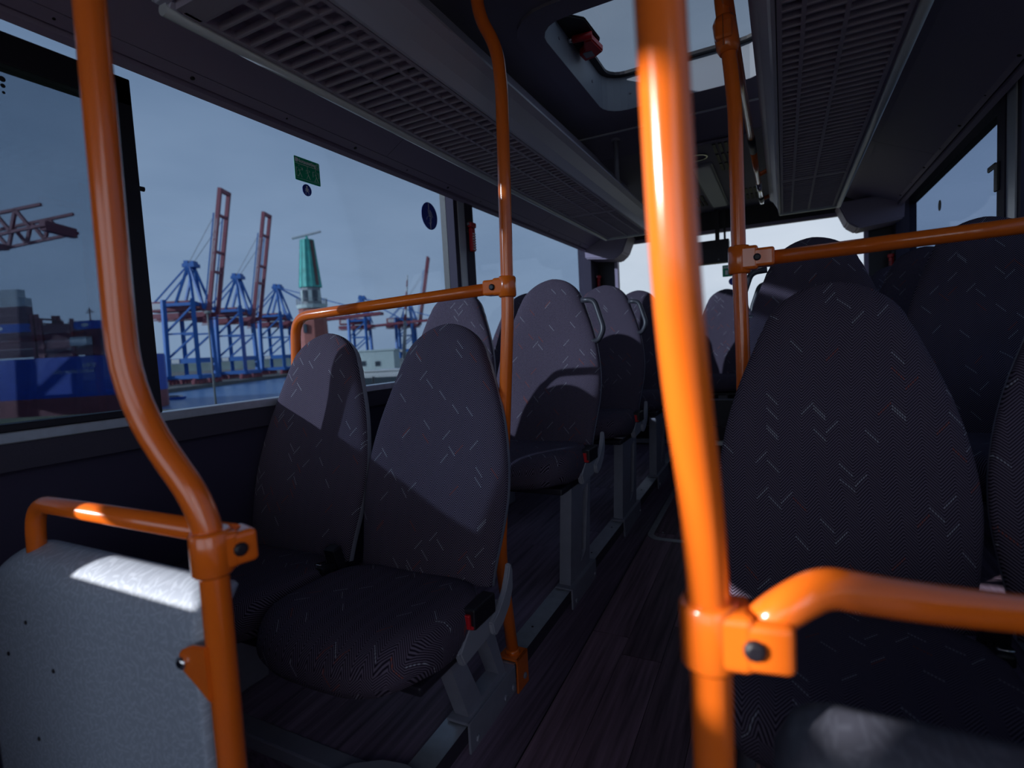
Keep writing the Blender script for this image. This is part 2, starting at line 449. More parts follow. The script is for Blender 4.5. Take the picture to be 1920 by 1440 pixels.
# aisle hatch ring with screws
hz = zf(2.9)
hr = ring('hatch_ring', rrect(-.64, -.14, 2.63, 3.55, .07), rrect(-.612, -.168, 2.658, 3.522, .05), 'z', 0, .004, ALU, floor, local=True)
hr.location = (0, 0, zf(0)); hr.rotation_euler = (math.atan(.061), 0, 0)
for hx, hy in ((-.57, 2.72), (-.21, 2.72)):
    bolt(floor, (hx, hy, zf(hy) + .001), (0, -.06, 1), ALU, BOLT)

for side, x0, x1, e0, e1 in (('left', -1.505, -.645, -.695, -.638), ('right', -.105, .755, mir(-.638), mir(-.695))):
    pod = struct(prism('podium_' + side, [(.75, zf(.75) - .02), (3.80, zf(3.8) - .02), (3.80, zp(3.8) - .004), (.75, zp(.75) - .004)], 'x', x0, x1, PLANK2))
    pod['label'] = 'raised wood-look seat podium on the %s of the aisle' % side
    if side == 'left': planks(pod, -1.50, -.695, .752, 3.78, zp, .033, PLANK2, .135, .8)
    else: planks(pod, mir(-.695), .75, .752, 3.78, zp, .033, PLANK2, .135, .8)
    tr = struct(prism('trim_1' if side == 'left' else 'trim_2', [(.74, zp(.74)), (3.79, zp(3.79)), (3.79, zp(3.79) + .007), (.74, zp(.74) + .007)], 'x', e0, e1, ALU))
    tr['label'] = 'aluminium edge rail along the %s seat podium' % side
    lipx = (-.6405, -.636) if side == 'left' else (mir(-.636), mir(-.6405))
    prism('lip', [(.74, zp(.74) - .03), (3.79, zp(3.79) - .03), (3.79, zp(3.79) + .006), (.74, zp(.74) + .006)], 'x', lipx[0], lipx[1], DARK, tr)
    for k in range(9):
        yy = 1.35 + k * .27
        bolt(tr, ((e0 + e1) / 2, yy, zp(yy) + .007), (0, 0, 1), TRIMDARK, BOLT_S)
t3 = struct(box('trim_3', (-1.50, .732, zp(.74) - .028), (-.70, .78, zp(.74) + .007), GREYMETAL, bevel=.004))
t3['label'] = 'grey edge profile across the front of the left podium'
cap = tag(prism('rail_end_cap', [(-.83, .70), (-.80, .755), (-.745, .79), (-.69, .80), (-.635, .79), (-.630, .70), (-.66, .665), (-.74, .66), (-.80, .672)], 'z', zp(.74) - .02, zp(.74) + .020, GREYPLASTIC, bevel=.008),
    'rounded grey end cap on the front corner of the left podium rail', 'end cap')
t4 = struct(box('trim_4', (-.10, .732, zp(.74) - .028), (.745, .78, zp(.74) + .007), GREYMETAL, bevel=.004))
t4['label'] = 'grey edge profile across the front of the right podium'

# rear platform step
plat = struct(boxes('platform_rear', [((-1.505, 3.80, -1.0), (.755, 4.56, -.60))], DARK)); plat['label'] = 'raised dark platform under the rear bench'
t5 = struct(box('trim_5', (-1.50, 3.785, -.612), (.75, 3.83, -.592), ALU, bevel=.002)); t5['label'] = 'aluminium nosing on the rear platform step'
t6 = struct(box('trim_6', (-1.50, 3.770, -.735), (.75, 3.80, -.705), ALU, bevel=.002)); t6['label'] = 'aluminium profile at the foot of the rear platform'

# side walls
def side_wall(side, sgn, xg, lipx, lipz, p_mid, win_rear):
    """sgn: direction to the outside"""
    o_ = sgn
    sun_blocks = [((xg - o_ * .03, -1.24, .088), (xg + o_ * .04, -.24, 1.0)), ((xg - o_ * .03, -2.2, -.2), (xg + o_ * .04, -1.38, 1.0)), ((xg - o_ * .03, -1.38, -.2), (xg + o_ * .04, -1.24, .30)), ((xg - o_ * .03, -1.24, -.2), (xg + o_ * .04, -.675, .088))] if side == 'left' else []  # unseen blocks added over the front left opening, shaped to narrow the sunlight
    w = struct(boxes('wall_' + side, [
        ((xg, -2.2, -1.35), (xg + o_ * .04, 4.6, -.165)),
        ((xg, -2.2, .79), (xg + o_ * .04, 4.6, 1.12)),
        ((xg - o_ * .05, -.24, -1.3), (xg + o_ * .04, .03, 1.0)),
        ((xg - o_ * .03, -2.2, -1.3), (xg + o_ * .04, -1.9, 1.0)),
        ((xg - o_ * .07, win_rear, -.9), (xg + o_ * .04, 4.6, 1.0))] + sun_blocks, WALLP))
    w['label'] = 'dark %s side wall of the bus below the windows' % side
    pl = [((xg - o_ * .045, p_mid[0], -.15), (xg - o_ * .001, p_mid[0] + .035, .80)),
          ((xg - o_ * .055, p_mid[1] - .075, -.15), (xg - o_ * .001, p_mid[1], .80))]
    for a_, b_ in pl: box('pillar', a_, b_, WALLP, w)
    box('pillar_cover', (xg - o_ * .05, p_mid[0] + .035, -.15), (xg - o_ * .001, p_mid[1] - .075, .80), ALULIP, w)
    box('outer_post', (xg + o_ * .008, p_mid[0] + .01, -.15), (xg + o_ * .04, p_mid[1] - .01, .80), BLACK, w)
    return w
XL, XR = -1.50, .745
wl = side_wall('left', -1, XL, -1.45, .742, (2.31, 2.48), 4.36)
wr = side_wall('right', 1, XR, .68, .765, (2.37, 2.56), 4.40)

def sill(n, side, xg, o_, y0, y1):
    s = struct(box('trim_%d' % n, (xg, y0, -.146), (xg - o_ * .055, y1, -.122), ALU, bevel=.003)); s['label'] = 'aluminium window sill on the %s wall' % side
    box('sill_base', (xg, y0, -.205), (xg - o_ * .045, y1, -.146), DARK, s)
sill(7, 'left', XL, -1, .03, 4.36); sill(8, 'right', XR, 1, .03, 4.40)

def pane(name, a, b, g, label, seal=None):
    o = struct(box(name, a, b, g)); o['label'] = label
    return o
gz = (-.135, .80)
w1 = pane('window_1', (XL - .006, .02, gz[0]), (XL - .001, 2.315, gz[1]), G_SIDE, 'large left side window looking onto the harbour')
w2 = pane('window_2', (XL - .006, 2.475, gz[0]), (XL - .001, 4.37, gz[1]), G_SIDE, 'left side window behind the pillar')
w3 = pane('window_3', (XR + .001, .02, gz[0]), (XR + .006, 2.375, gz[1]), G_RIGHT, 'right side window beside the front seats')
w4 = pane('window_4', (XR + .001, 2.555, gz[0]), (XR + .006, 4.41, gz[1]), G_RIGHT, 'right side window behind the pillar')
pane('window_7', (XL - .006, -1.91, -.17), (XL - .001, -.23, gz[1]), G_FRONT, 'left window ahead of the front pillar')
pane('window_8', (XR + .001, -1.91, -.17), (XR + .006, -.23, gz[1]), G_FRONT, 'right window ahead of the front pillar')
# small printed maker's mark on the tinted pane is on the inner sash
sash = thing('sliding_sash', (XL + .04, .68, -.12), 'dark framed tinted inner sash at the front of the left window', 'window sash')
boxes('frame', [((XL + .002, .04, .650), (XL + .05, .826, .718)), ((XL + .002, .785, -.122), (XL + .05, .826, .718)), ((XL + .002, .04, -.122), (XL + .05, .06, .718)), ((XL + .002, .04, -.122), (XL + .05, .80, -.105))], BLACK, sash, .003)
box('tinted_pane', (XL + .024, .05, -.11), (XL + .029, .79, .655), G_DARK, sash)
disc('latch_knob', (XL + .036, .826, .455), (0, 1, 0), .006, .016, BLACK, sash)
for k in range(3):
    disc('glass_mark', (XL + .0295, .578, .625 - k * .014), (1, 0, 0), .006 - k * .0015, .0004, BLACK, sash, seg=12)

# lip, groove and panels of the coves above the windows
def cove(side, f, lx, lz):
    """f maps the left-hand x to this side"""
    c = struct(prism('cove_' + side, [(f(-1.47), .80), (f(-1.43), .795), (f(-1.16), .945), (f(-.96), 1.075), (f(-.96), 1.09), (f(-1.47), 1.09)], 'y', -2.2, 4.52, BLACK))
    c['label'] = 'grey cove panelling above the %s windows' % side
    dz = lz - .742
    A = [(f(lx), lz), (f(lx + .016), lz + .010), (f(lx + .012), lz + .030), (f(lx - .03), lz + .05)]
    prism('lip_strip', A, 'y', -2.2, 4.5, COVE, c)
    B = [(f(lx + .022), lz + .022), (f(lx + .052), lz + .037), (f(lx + .046), lz + .052), (f(lx + .014), lz + .037)]
    prism('lower_strip', B, 'y', -2.2, 4.5, COVE, c)
    P = [(f(lx + .054), lz + .038), (f(-1.17), .905), (f(-1.04), .99), (f(-.955), 1.045), (f(-.96), 1.062), (f(-1.05), 1.008), (f(-1.18), .92), (f(lx + .048), lz + .053)]
    for a, b in ((-2.2, .10), (.102, 1.745), (1.748, 3.25), (3.253, 4.5)):
        prism('panel', P, 'y', a, b, COVE, c)
    for k in range(14):
        yy = .35 + k * .31
        bolt(c, (f(lx + .036), yy, lz + .0295), Vector((1 if side == 'left' else -1, 0, -2)), BLACK, BOLT_S if k % 2 else BOLT)
    return c
cove('left', lambda x: x, -1.452, .742)
cove('right', lambda x: mir(x) + (-.02 if x < -1.4 else 0), -1.452, .762)

# ceiling with roof hatch
HX0, HX1, HY0, HY1 = -.714, -.036, 1.70, 2.50
ceil = struct(ring('ceiling', rrect(-.965, mir(-.965), -2.2, 2.745, .001), rrect(HX0, HX1, HY0, HY1, .10), 'z', 1.05, 1.075, CEIL)); ceil['label'] = 'dark grey ceiling with a roof hatch opening'
ring('hatch_moulding', rrect(HX0 - .085, HX1 + .085, HY0 - .085, HY1 + .085, .16), rrect(HX0, HX1, HY0, HY1, .10), 'z', 1.040, 1.052, CEIL, ceil)
hatch = struct(ring('window_6', rrect(HX0 - .03, HX1 + .03, HY0 - .03, HY1 + .03, .12), rrect(HX0 + .001, HX1 - .001, HY0 + .001, HY1 - .001, .10), 'z', 1.041, 1.20, LIGHTGREY)); hatch['label'] = 'pale framed roof hatch with grey tinted pane'
ring('seal', rrect(HX0 - .02, HX1 + .02, HY0 - .02, HY1 + .02, .11), rrect(HX0 + .030, HX1 - .03, HY0 + .03, HY1 - .03, .07), 'z', 1.185, 1.198, BLACK, hatch)
box('pane', (HX0 - .01, HY0 - .01, 1.199), (HX1 + .01, HY1 + .01, 1.205), G_ROOF, hatch)
for hx, hy, n in ((HX0 + .001, 1.92, (1, 0, 0)), (HX0 + .001, 2.3, (1, 0, 0)), (-.60, HY1 - .001, (0, -1, 0)), (-.20, HY1 - .001, (0, -1, 0)), (-.4, HY1 - .001, (0, -1, 0))):
    bolt(hatch, (hx, hy, 1.11), n, GREYMETAL, BOLT)

# rear ceiling section
rc = struct(prism('ceiling_rear', [(2.745, 1.05), (2.90, .975), (4.56, .970), (4.56, 1.09), (2.745, 1.09)], 'x', -.965, mir(-.965), CEIL)); rc['label'] = 'lowered grey rear ceiling section with vents and lamp'
box('seam_trim', (-.96, 2.735, 1.043), (mir(-.96), 2.747, 1.049), ALULIP, rc)
box('vent_panel', (-.62, 2.93, .958), (-.13, 4.44, .972), CEIL, rc, .004)
lp = box('lamp_frame', (-.462, 3.24, .948), (-.340, 4.32, .960), GREYMETAL, rc, .004)
box('lamp_lens', (-.450, 3.265, .938), (-.352, 4.295, .950), LAMP, lp, .006)
sr = ring('speaker_ring', [(-.40 + .055 * math.cos(t * math.pi / 12), 3.10 + .055 * math.sin(t * math.pi / 12)) for t in range(24)],
     [(-.40 + .046 * math.cos(t * math.pi / 12), 3.10 + .046 * math.sin(t * math.pi / 12)) for t in range(24)], 'z', .950, .960, CHROME, rc)
slot = bmesh.new(); bm_box(slot, (-.008, -.07, -.004), (.008, .07, .004)); slot = bm_done(slot, 'slot')
for (gx, gy) in ((-.30, 3.02), (-.21, 4.02), (-.545, 3.02), (-.545, 4.02)):
    for a in range(3):
        for b in range(3 if gy < 3.5 else 2):
            o = link('vent_slot', slot, BLACK, rc, local=True); o.location = (gx + a * .028, gy + b * .17, .957)

# rear wall and window
rw = struct(ring('wall_rear', rrect(-1.56, .81, -1.2, 1.10, .001, 6), rrect(-1.255, .515, .144, .805, .10, 6), 'y', 4.56, 4.60, TRIMDARK)); rw['label'] = 'dark rear wall around the rear window'
ring('window_lip', rrect(-1.275, .535, .124, .822, .12, 6), rrect(-1.250, .510, .149, .798, .10, 6), 'y', 4.525, 4.565, COVE, rw)
w5 = pane('window_5', (-1.30, 4.585, .10), (.56, 4.590, .85), G_REAR, 'clear rear window')
for side, f in (('left', lambda x: x), ('right', mir)):
    cp_ = struct(prism('trim_%d' % (9 if side == 'left' else 10), [(f(-1.08), .84), (f(-1.14), .70), (f(-1.20), .655), (f(-1.45), .685), (f(-1.46), .86)], 'y', 4.28, 4.52, COVE, bevel=.01))
    cp_['label'] = 'angular cove end piece in the %s rear corner' % side

# front of the bus, behind the camera
fw = struct(ring('wall_front', rrect(-1.56, .81, -1.35, 1.10, .001), rrect(-1.40, .65, -.25, .85, .1), 'y', -2.24, -2.20, TRIMDARK)); fw['label'] = 'dark front wall around the windscreen'
pane('window_9', (-1.45, -2.23, -.30), (.70, -2.225, .90), G_FRONT, 'windscreen at the front of the bus')
fp = tag(prism('sun_blocker_board', [(-1.45, -1.2), (-.93, -1.2), (-.93, -.19), (-.96, -.150), (-1.45, -.150)], 'y', -.05, -.025, LAMINATE, bevel=.006),  # unseen board, added so its top edge shades the left laminate face
    'unseen pale board added to block the sun low on the grey laminate panel', 'sun blocker')

# ------------------------------------------------------------------ overhead ducts with slatted grilles
def duct(side, f, label):
    d = thing('overhead_air_duct', (f(-.87), 2.05, .66), label, 'air duct', 'overhead air ducts above the seats')
    prof = [(-.748, .672), (-.744, .660), (-.736, .660), (-.729, .695), (-.707, .733), (-.690, .748), (-.692, .757), (-.71, .763), (-.80, .81), (-.88, .99),
            (-1.02, .97), (-1.06, .76), (-1.047, .690), (-1.036, .672), (-1.010, .664), (-1.003, .672), (-1.003, .735), (-.748, .735)]
    prism('housing', [(f(a), b) for a, b in prof], 'y', .66, 3.46, DUCT, d)
    tube('outer_lip', [(f(-1.024), .655, .664), (f(-1.024), 3.46, .664)], .0125, ALULIP, d, seg=12)
    prism('end_rim', [(f(-.735), .655), (f(-.735), .673), (f(-1.03), .673), (f(-1.03), .655)], 'y', 3.445, 3.475, ALULIP, d, .004)
    prism('front_cap', [(f(a), b) for a, b in prof[:-4]], 'y', .640, .665, DUCT, d, .006)
    boxes('grille_frame', [((f(-1.003), .68, .660), (f(-.993), 3.44, .676)), ((f(-.757), .68, .660), (f(-.747), 3.44, .676)), ((f(-1.0), .665, .660), (f(-.75), .712, .676)), ((f(-1.0), 2.72, .660), (f(-.75), 2.74, .676))], GRILLE, d)
    for bx_ in (-.880, -.798):
        box('long_bar', (f(bx_ - .0045), .70, .661), (f(bx_ + .0045), 3.44, .674), GRILLE, d)
    sm = bmesh.new(); bm_box(sm, (-.124, -.0042, -.009), (.124, .0042, .005), .0015, segs=1); sm = bm_done(sm, 'slat'); sm.materials.append(GRILLE)
    k = 0
    y = .716
    while y < 3.44:
        o = link('slat', sm, GRILLE, d, local=True); o.location = WORLD[d].inverted() @ Vector((f(-.875), y, .670)); y += .035
    # inner baffle with a row of openings above the slats
    for yy in np.arange(.75, 3.4, .21):
        box('baffle', (f(-1.0), yy, .712), (f(-.80), yy + .17, .716), GRILLE, d)
    return d
duct('left', lambda x: x, 'grey overhead air duct with slatted grille above the left window seats')
duct('right', mir, 'grey overhead air duct with slatted grille on the right of the roof hatch')

# ------------------------------------------------------------------ orange handrails
RP = .016
def clamp(parent, p, axis_dir, bar_dir, length=.062, hh=.026, r=.0225, bolt_side=None, name='clamp'):
    """sleeve around a post at p with a socket along bar_dir"""
    p = Vector(p); a = Vector(axis_dir).normalized(); b = Vector(bar_dir).normalized()
    n = a.cross(b).normalized(); b = n.cross(a).normalized()
    bm = bmesh.new()
    bm_tube(bm, [p - a * hh, p - a * (hh - .004), p + a * (hh - .004), p + a * hh], [r - .003, r, r, r - .003], 22)
    M = Matrix(((b.x, n.x, a.x, p.x), (b.y, n.y, a.y, p.y), (b.z, n.z, a.z, p.z), (0, 0, 0, 1)))
    bm_box(bm, (0, -r * .92, -hh * .80), (length * .55, r * .92, hh * .88), .007, M, 3)
    bm_box(bm, (length * .3, -r * .90, -r * .86), (length, r * .90, r * .86), .006, M, 3)
    o = link(name, bm_done(bm, name), ORANGE, parent)
    bs = n if bolt_side is None else (n if n.dot(Vector(bolt_side)) > 0 else -n)
    bo = bolt(o, p + b * length * .52 + bs * (r * .90), bs, BLACK, BOLT_L)
    return o

def foot(parent, p, sgn=1):
    """orange angle bracket over the podium rail"""
    x, y, z = p
    bm = bmesh.new()
    bm_box(bm, (x - .03, y - .032, z), (x + .0285 * 1, y + .032, z + .006), .002)
    bm_box(bm, (x + .022, y - .032, z - .085), (x + .0285, y + .032, z + .006), .002)
    bm_tube(bm, [(x, y, z + .004), (x, y, z + .018)], [.021, .0175], 18)
    o = link('foot_bracket', bm_done(bm), ORANGE, parent)
    bolt(o, (x + .0285, y + .006, z - .055), (1, 0, 0), GREYMETAL, BOLT_L)

# post and grab bar behind the first left row
h = thing('handrail', (-.66, 1.21, zp(1.21)), 'orange post with grab bar ending in a bend, behind the front left seat pair', 'handrail')
tube('post', [(-.66, 1.21, 1.049), (-.657, 1.21, .815), (-.609, 1.21, .725), (-.603, 1.21, .62), (-.619, 1.21, .09), (-.681, 1.21, -.55), (-.660, 1.21, zp(1.21) + .012)], RP, ORANGE, h, [.05, .05, .04, .05, .06], 24)
foot(h, (-.660, 1.21, zp(1.21) + .0075))
tube('grab_bar', [(-.66, 1.21, .150), (-1.372, 1.21, .130), (-1.392, 1.21, -.1), (-1.40, 1.21, zp(1.21) + .01)], RP * .97, ORANGE, h, [.062, .05], 22)
disc('base_flange', (-1.40, 1.21, zp(1.21)), (0, 0, 1), .03, .008, ORANGE, h)
clamp(h, (-.6175, 1.21, .150), (.02, 0, 1), (-1, 0, -.03), bolt_side=(0, -1, 0))
disc('ceiling_flange', (-.66, 1.21, 1.050), (0, 0, -1), .032, .008, ORANGE, h)

# left front post with low bar
h = thing('handrail', (-.587, .372, zf(.372)), 'bent orange post with a low bar over the pale panel at far left', 'handrail')
tube('post', [(-.660, .345, 1.049), (-.664, .345, .40), (-.6745, .345, -.035), (-.586, .372, -.172), (-.587, .372, zf(.372) + .002)], RP, ORANGE, h, [.05, .09, .05], 24)
tube('low_bar', [(-.58, .395, -.203), (-1.075, .400, -.207), (-1.088, .400, -.34)], .0135, ORANGE, h, [.05], 20)
cl = clamp(h, (-.5865, .372, -.215), (0, 0, 1), (.25, 1, 0), length=.045, bolt_side=(1, 0, 0))
bm = bmesh.new(); bm_prism(bm, [(-.584, -.318), (-.612, -.322), (-.634, -.332), (-.640, -.345), (-.632, -.356), (-.604, -.372), (-.584, -.385)], 'y', .352, .358, .002)
tb = link('panel_tab', bm_done(bm), ORANGE, h)
bolt(tb, (-.629, .352, -.345), (0, -1, 0), CHROME, BOLT_L)
disc('ceiling_flange', (-.660, .345, 1.050), (0, 0, -1), .032, .008, ORANGE, h)
disc('base_flange', (-.587, .372, zf(.372)), (0, 0, 1), .032, .008, ORANGE, h)

# near right post with bar
h = thing('handrail', (-.056, .425, zf(.425)), 'thick blurred orange post with side bar, nearest to the viewer', 'handrail')
tube('post', [(-.0715, .362, 1.049), (-.068, .362, .30), (-.0615, .362, .005), (-.0555, .425, -.165), (-.056, .425, zf(.425) + .002)], RP, ORANGE, h, [.05, .10, .10], 28)
clamp(h, (-.0557, .425, -.230), (0, 0, 1), (1, .15, .05), length=.058, hh=.027, bolt_side=(0, -1, 0))
tube('side_bar', [(-.025, .430, -.226), (.001, .436, -.203), (.024, .452, -.193), (.079, .482, -.2085), (.163, .54, -.2315), (.52, .78, -.32), (.74, .80, -.32)], RP * .95, ORANGE, h, .03, 24)
disc('ceiling_flange', (-.0715, .362, 1.050), (0, 0, -1), .032, .008, ORANGE, h)
disc('base_flange', (-.056, .425, zf(.425)), (0, 0, 1), .032, .008, ORANGE, h)

# right post behind the front right seat
h = thing('handrail', (-.10, 1.36, zp(1.36)), 'orange post with cross bar behind the front right seat', 'handrail')
tube('post', [(-.120, 1.36, 1.049), (-.1145, 1.36, .755), (-.100, 1.36, .63), (-.0905, 1.36, .51), (-.0905, 1.36, .2), (-.0865, 1.36, -.06), (-.090, 1.36, zp(1.36) + .009)], RP, ORANGE, h, .05, 24)
clamp(h, (-.0895, 1.36, .170), (0, 0, 1), (1, 0, .02), length=.074, hh=.032, r=.024, bolt_side=(0, -1, 0))
tube('cross_bar', [(-.05, 1.36, .167), (.74, 1.36, .181)], RP, ORANGE, h, seg=22)
bm = bmesh.new()
bm_tube(bm, [(-.101, 1.36, .632), (-.102, 1.36, .645), (-.1085, 1.36, .70), (-.110, 1.36, .712)], [.019, .025, .026, .02], 22)
bm_box(bm, (-.128, 1.33, .655), (-.090, 1.39, .70), .008)
sl = link('split_sleeve', bm_done(bm), ORANGE, h)
box('split_line', (-.1095, 1.3285, .640), (-.1085, 1.3315, .705), BLACK, sl)
disc('ceiling_flange', (-.120, 1.36, 1.050), (0, 0, -1), .032, .008, ORANGE, h)

# rail under the right duct
h = thing('ceiling_rail', (-.10, 2.8, .74), 'short chrome and orange grab rail beside the right air duct', 'grab rail')
tube('orange_rail', [(-.100, 1.2, .742), (-.100, 2.30, .742)], .0125, ORANGE, h)
tube('joint', [(-.100, 2.30, .742), (-.100, 2.48, .742)], .0140, BLACK, h)
tube('rail', [(-.100, 2.48, .742), (-.100, 3.0, .742)], .0125, ORANGE, h)
tube('chrome_rail', [(-.100, 2.98, .742), (-.100, 3.30, .742)], .0135, CHROME, h)
tube('joint', [(-.100, 3.30, .742), (-.100, 3.37, .742)], .0150, BLACK, h)
tube('chrome_end', [(-.100, 3.37, .742), (-.100, 3.44, .742)], .0140, CHROME, h)
for yy in (1.3, 2.86, 3.38):
    tube('bracket', [(-.100, yy, .742), (-.060, yy, .757)], .010, ORANGE, h, seg=12)

# grey post from ceiling to left duct
h = thing('duct_support', (-.76, 2.84, .80), 'thin grey support post between ceiling and left air duct', 'post')
tube('stem', [(-.755, 2.80, 1.045), (-.755, 2.80, .805)], .011, GREYMETAL, h)
tube('flange', [(-.755, 2.80, 1.046), (-.755, 2.80, 1.022)], .024, GREYMETAL, h)

# ------------------------------------------------------------------ pale partition panels
def panel(name, x0, x1, yface, zc, corner_side, rx, rz, label, holes=(), lam=None):
    """x0<x1; crest rolls back to +y; corner_side -1: corner at x0"""
    xs = list(np.linspace(x0, x1, 50)); prof = []
    back = .055
    for k in range(9):
        t = k / 8 * math.pi / 2; prof.append((yface + back * (1 - math.cos(t)), -.045 + .045 * math.sin(t)))
    V = []; F = []; zb = zf(yface) + .01
    cols = []
    for x in xs:
        d = max(0, (rx - ((x - x0) if corner_side < 0 else (x1 - x))) / rx); d = min(d, 1)
        zt = zc - rz * (1 - math.sqrt(max(0, 1 - d ** 2.0)))
        col = [(x, yface, zb), (x, yface, zt - .30), (x, yface, zt - .1)] + [(x, y, zt + z) for y, z in prof]
        # back face
        col += [(x, yface + back + .004, zt - .006), (x, yface + back - .005, zt - .02), (x, yface + .035, zt - .05), (x, yface + .018, zt - .12), (x, yface + .018, zb)]
        cols.append(col)
    n = len(cols[0])
    for c in cols: V += c
    for i in range(len(xs) - 1):
        for k in range(n):
            m_ = (k + 1) % n
            F.append((i * n + k, (i + 1) * n + k, (i + 1) * n + m_, i * n + m_))
    F.append(tuple(range(n))[::-1]); F.append(tuple((len(xs) - 1) * n + k for k in range(n)))
    p = thing(name, ((x0 + x1) / 2, yface, zb), label, 'partition panel')
    me = me_from(V, F, name); bm = bmesh.new(); bm.from_mesh(me); bmesh.ops.recalc_face_normals(bm, faces=bm.faces); bm.to_mesh(me); bm.free()
    o = link('board', me, lam or LAMINATE, p, smooth=True)
    for hx, hz_ in holes:
        bolt(o, (hx, yface, hz_), (0, -1, 0), BLACK, BOLT_S)
    return p
def onp(px, py, Y):
    d = ray(px, py); q = d * (Y / d.y); return q.x, q.z
panel('partition_panel', -1.215, -.622, .366, -.275, -1, .16, .10, 'pale grey laminate panel with a rolled top edge below the left orange bar',
      holes=[onp(49, 1167, .366), onp(17, 1225, .366), onp(101, 1258, .366), onp(74, 1385, .366)])
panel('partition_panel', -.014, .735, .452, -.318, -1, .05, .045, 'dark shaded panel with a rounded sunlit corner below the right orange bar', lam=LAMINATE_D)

# ------------------------------------------------------------------ seats
REC = math.radians(16.5)
def back_profile(h_):
    tab = [(0, .196), (.05, .203), (.10, .211), (.165, .219), (.22, .2195), (.28, .213), (.367, .196), (.43, .175), (.48, .156), (.54, .130)]
    L = .636
    if h_ >= .54:
        t = min(1.0, (h_ - .54) / (L - .54)); return max((.130 - .30 * (h_ - .54)) * math.sqrt(max(0, 1 - t ** 2.3)), .0)
    hs = [a for a, b in tab]; ws = [b for a, b in tab]
    return float(np.interp(h_, hs, ws))
def back_meshes():
    Ls = list(np.linspace(-.02, .50, 24)) + [.52, .54, .556, .572, .586, .598, .608, .617, .624, .630, .634, .636]
    # smooth the table
    hs = np.linspace(-.05, .54, 60); ws = np.array([back_profile(max(0, a)) for a in hs])
    ws = np.convolve(np.pad(ws, 4, mode='edge'), np.ones(9) / 9, mode='valid')
    NA = 20
    def ringpts(h_, front):
        w = float(np.interp(h_, hs, ws)) if h_ < .53 else back_profile(h_)
        w = max(w, .002)
        k = min(1.0, math.sqrt(max(0.0, (.640 - h_) / .07))) ; k = max(k, .08)
        pts = []
        for i in range(NA + 1):
            a = math.pi * i / NA
            cx_, sx_ = math.cos(a), math.sin(a)
            x = -w * math.copysign(abs(cx_) ** .75, cx_)
            if front:
                d = -(.034 * k) * abs(sx_) ** .75
                q = x / w if w > 1e-4 else 0
                conc = .020 * (1 - q * q) * math.exp(-((h_ - .30) / .22) ** 2)
                lum = -.016 * math.exp(-((h_ - .12) / .09) ** 2) * (1 - q * q)
                dent = .010 * math.exp(-((h_ - .235) / .028) ** 2 - (x / .03) ** 2)
                headb = -.008 * math.exp(-((h_ - .53) / .07) ** 2)
                d += (conc + lum + dent + headb) * (abs(sx_) ** .5) * k
            else:
                d = (.050 * k) * abs(sx_) ** .6
            pts.append((x, d))
        return pts
    out = []
    for front in (True, False):
        V = []; F = []; UV = []
        for h_ in Ls:
            for x, d in ringpts(h_, front):
                yy = h_ * math.sin(REC) + d * math.cos(REC) + .022; zz = h_ * math.cos(REC) - d * math.sin(REC)
                V.append((x, yy, zz)); UV.append((x + d * .3, h_))
        n = NA + 1
        for i in range(len(Ls) - 1):
            for k in range(NA):
                q = (i * n + k, i * n + k + 1, (i + 1) * n + k + 1, (i + 1) * n + k)
                F.append(q if front else q[::-1])
        me = me_from(V, F, 'backrest' if front else 'back_shell')
        u = me.uv_layers.new(name='UVMap')
        for p in me.polygons:
            for li in p.loop_indices: u.data[li].uv = UV[me.loops[li].vertex_index]
        me.polygons.foreach_set('use_smooth', [True] * len(me.polygons))
        me.materials.append(FABRIC if front else GREYPLASTIC); out.append(me)
    return out
def cushion_mesh():
    rings = [(.0, 0), (.3, .0), (.55, .001), (.75, .002), (.88, -.002), (.95, -.012), (.985, -.028), (1.0, -.05), (.99, -.072), (.95, -.090), (.86, -.102), (.5, -.106), (0, -.106)]
    NS = 56; V = []; UV = []; F = []
    def outline(a, k):
        c, s = math.cos(a), math.sin(a)
        x = .217 * math.copysign(abs(c) ** .52, c); y = math.copysign(abs(s) ** .60, s)
        y = -.165 + (y * .185 if y > 0 else y * .200)
        if y > -.05: x *= 1 - .35 * (y + .05)
        return x * k, -.165 + (y + .165) * k
    for k, z in rings:
        for i in range(NS):
            x, y = outline(2 * math.pi * i / NS, max(k, .001))
            zz = z + .010 * (x / .217) ** 2 - .022 * (y + .0) * 1.0 * (1 if y < 0 else 0)
            t = max(0, (-y - .24) / .125); zz -= .030 * t * t
            if z < -.06: zz += .030 * max(0, min(1, (-y - .20) / .15)) - .012
            V.append((x, y, zz)); UV.append((x, y if z > -.03 else y + (z + .03) * (1.2 if y < -.2 else -.3)))
    for r_ in range(len(rings) - 1):
        for i in range(NS):
            j = (i + 1) % NS
            F.append((r_ * NS + i, (r_ + 1) * NS + i, (r_ + 1) * NS + j, r_ * NS + j))
    F.append(tuple(range(NS))); F.append(tuple((len(rings) - 1) * NS + i for i in range(NS))[::-1])
    me = me_from(V, F, 'cushion'); bm = bmesh.new(); bm.from_mesh(me); bmesh.ops.recalc_face_normals(bm, faces=bm.faces); bm.to_mesh(me); bm.free()
    u = me.uv_layers.new(name='UVMap')
    for p in me.polygons:
        for li in p.loop_indices: u.data[li].uv = UV[me.loops[li].vertex_index]
    me.polygons.foreach_set('use_smooth', [True] * len(me.polygons)); me.materials.append(FABRIC)
    return me
BACK, SHELL = back_meshes(); CUSH = cushion_mesh()

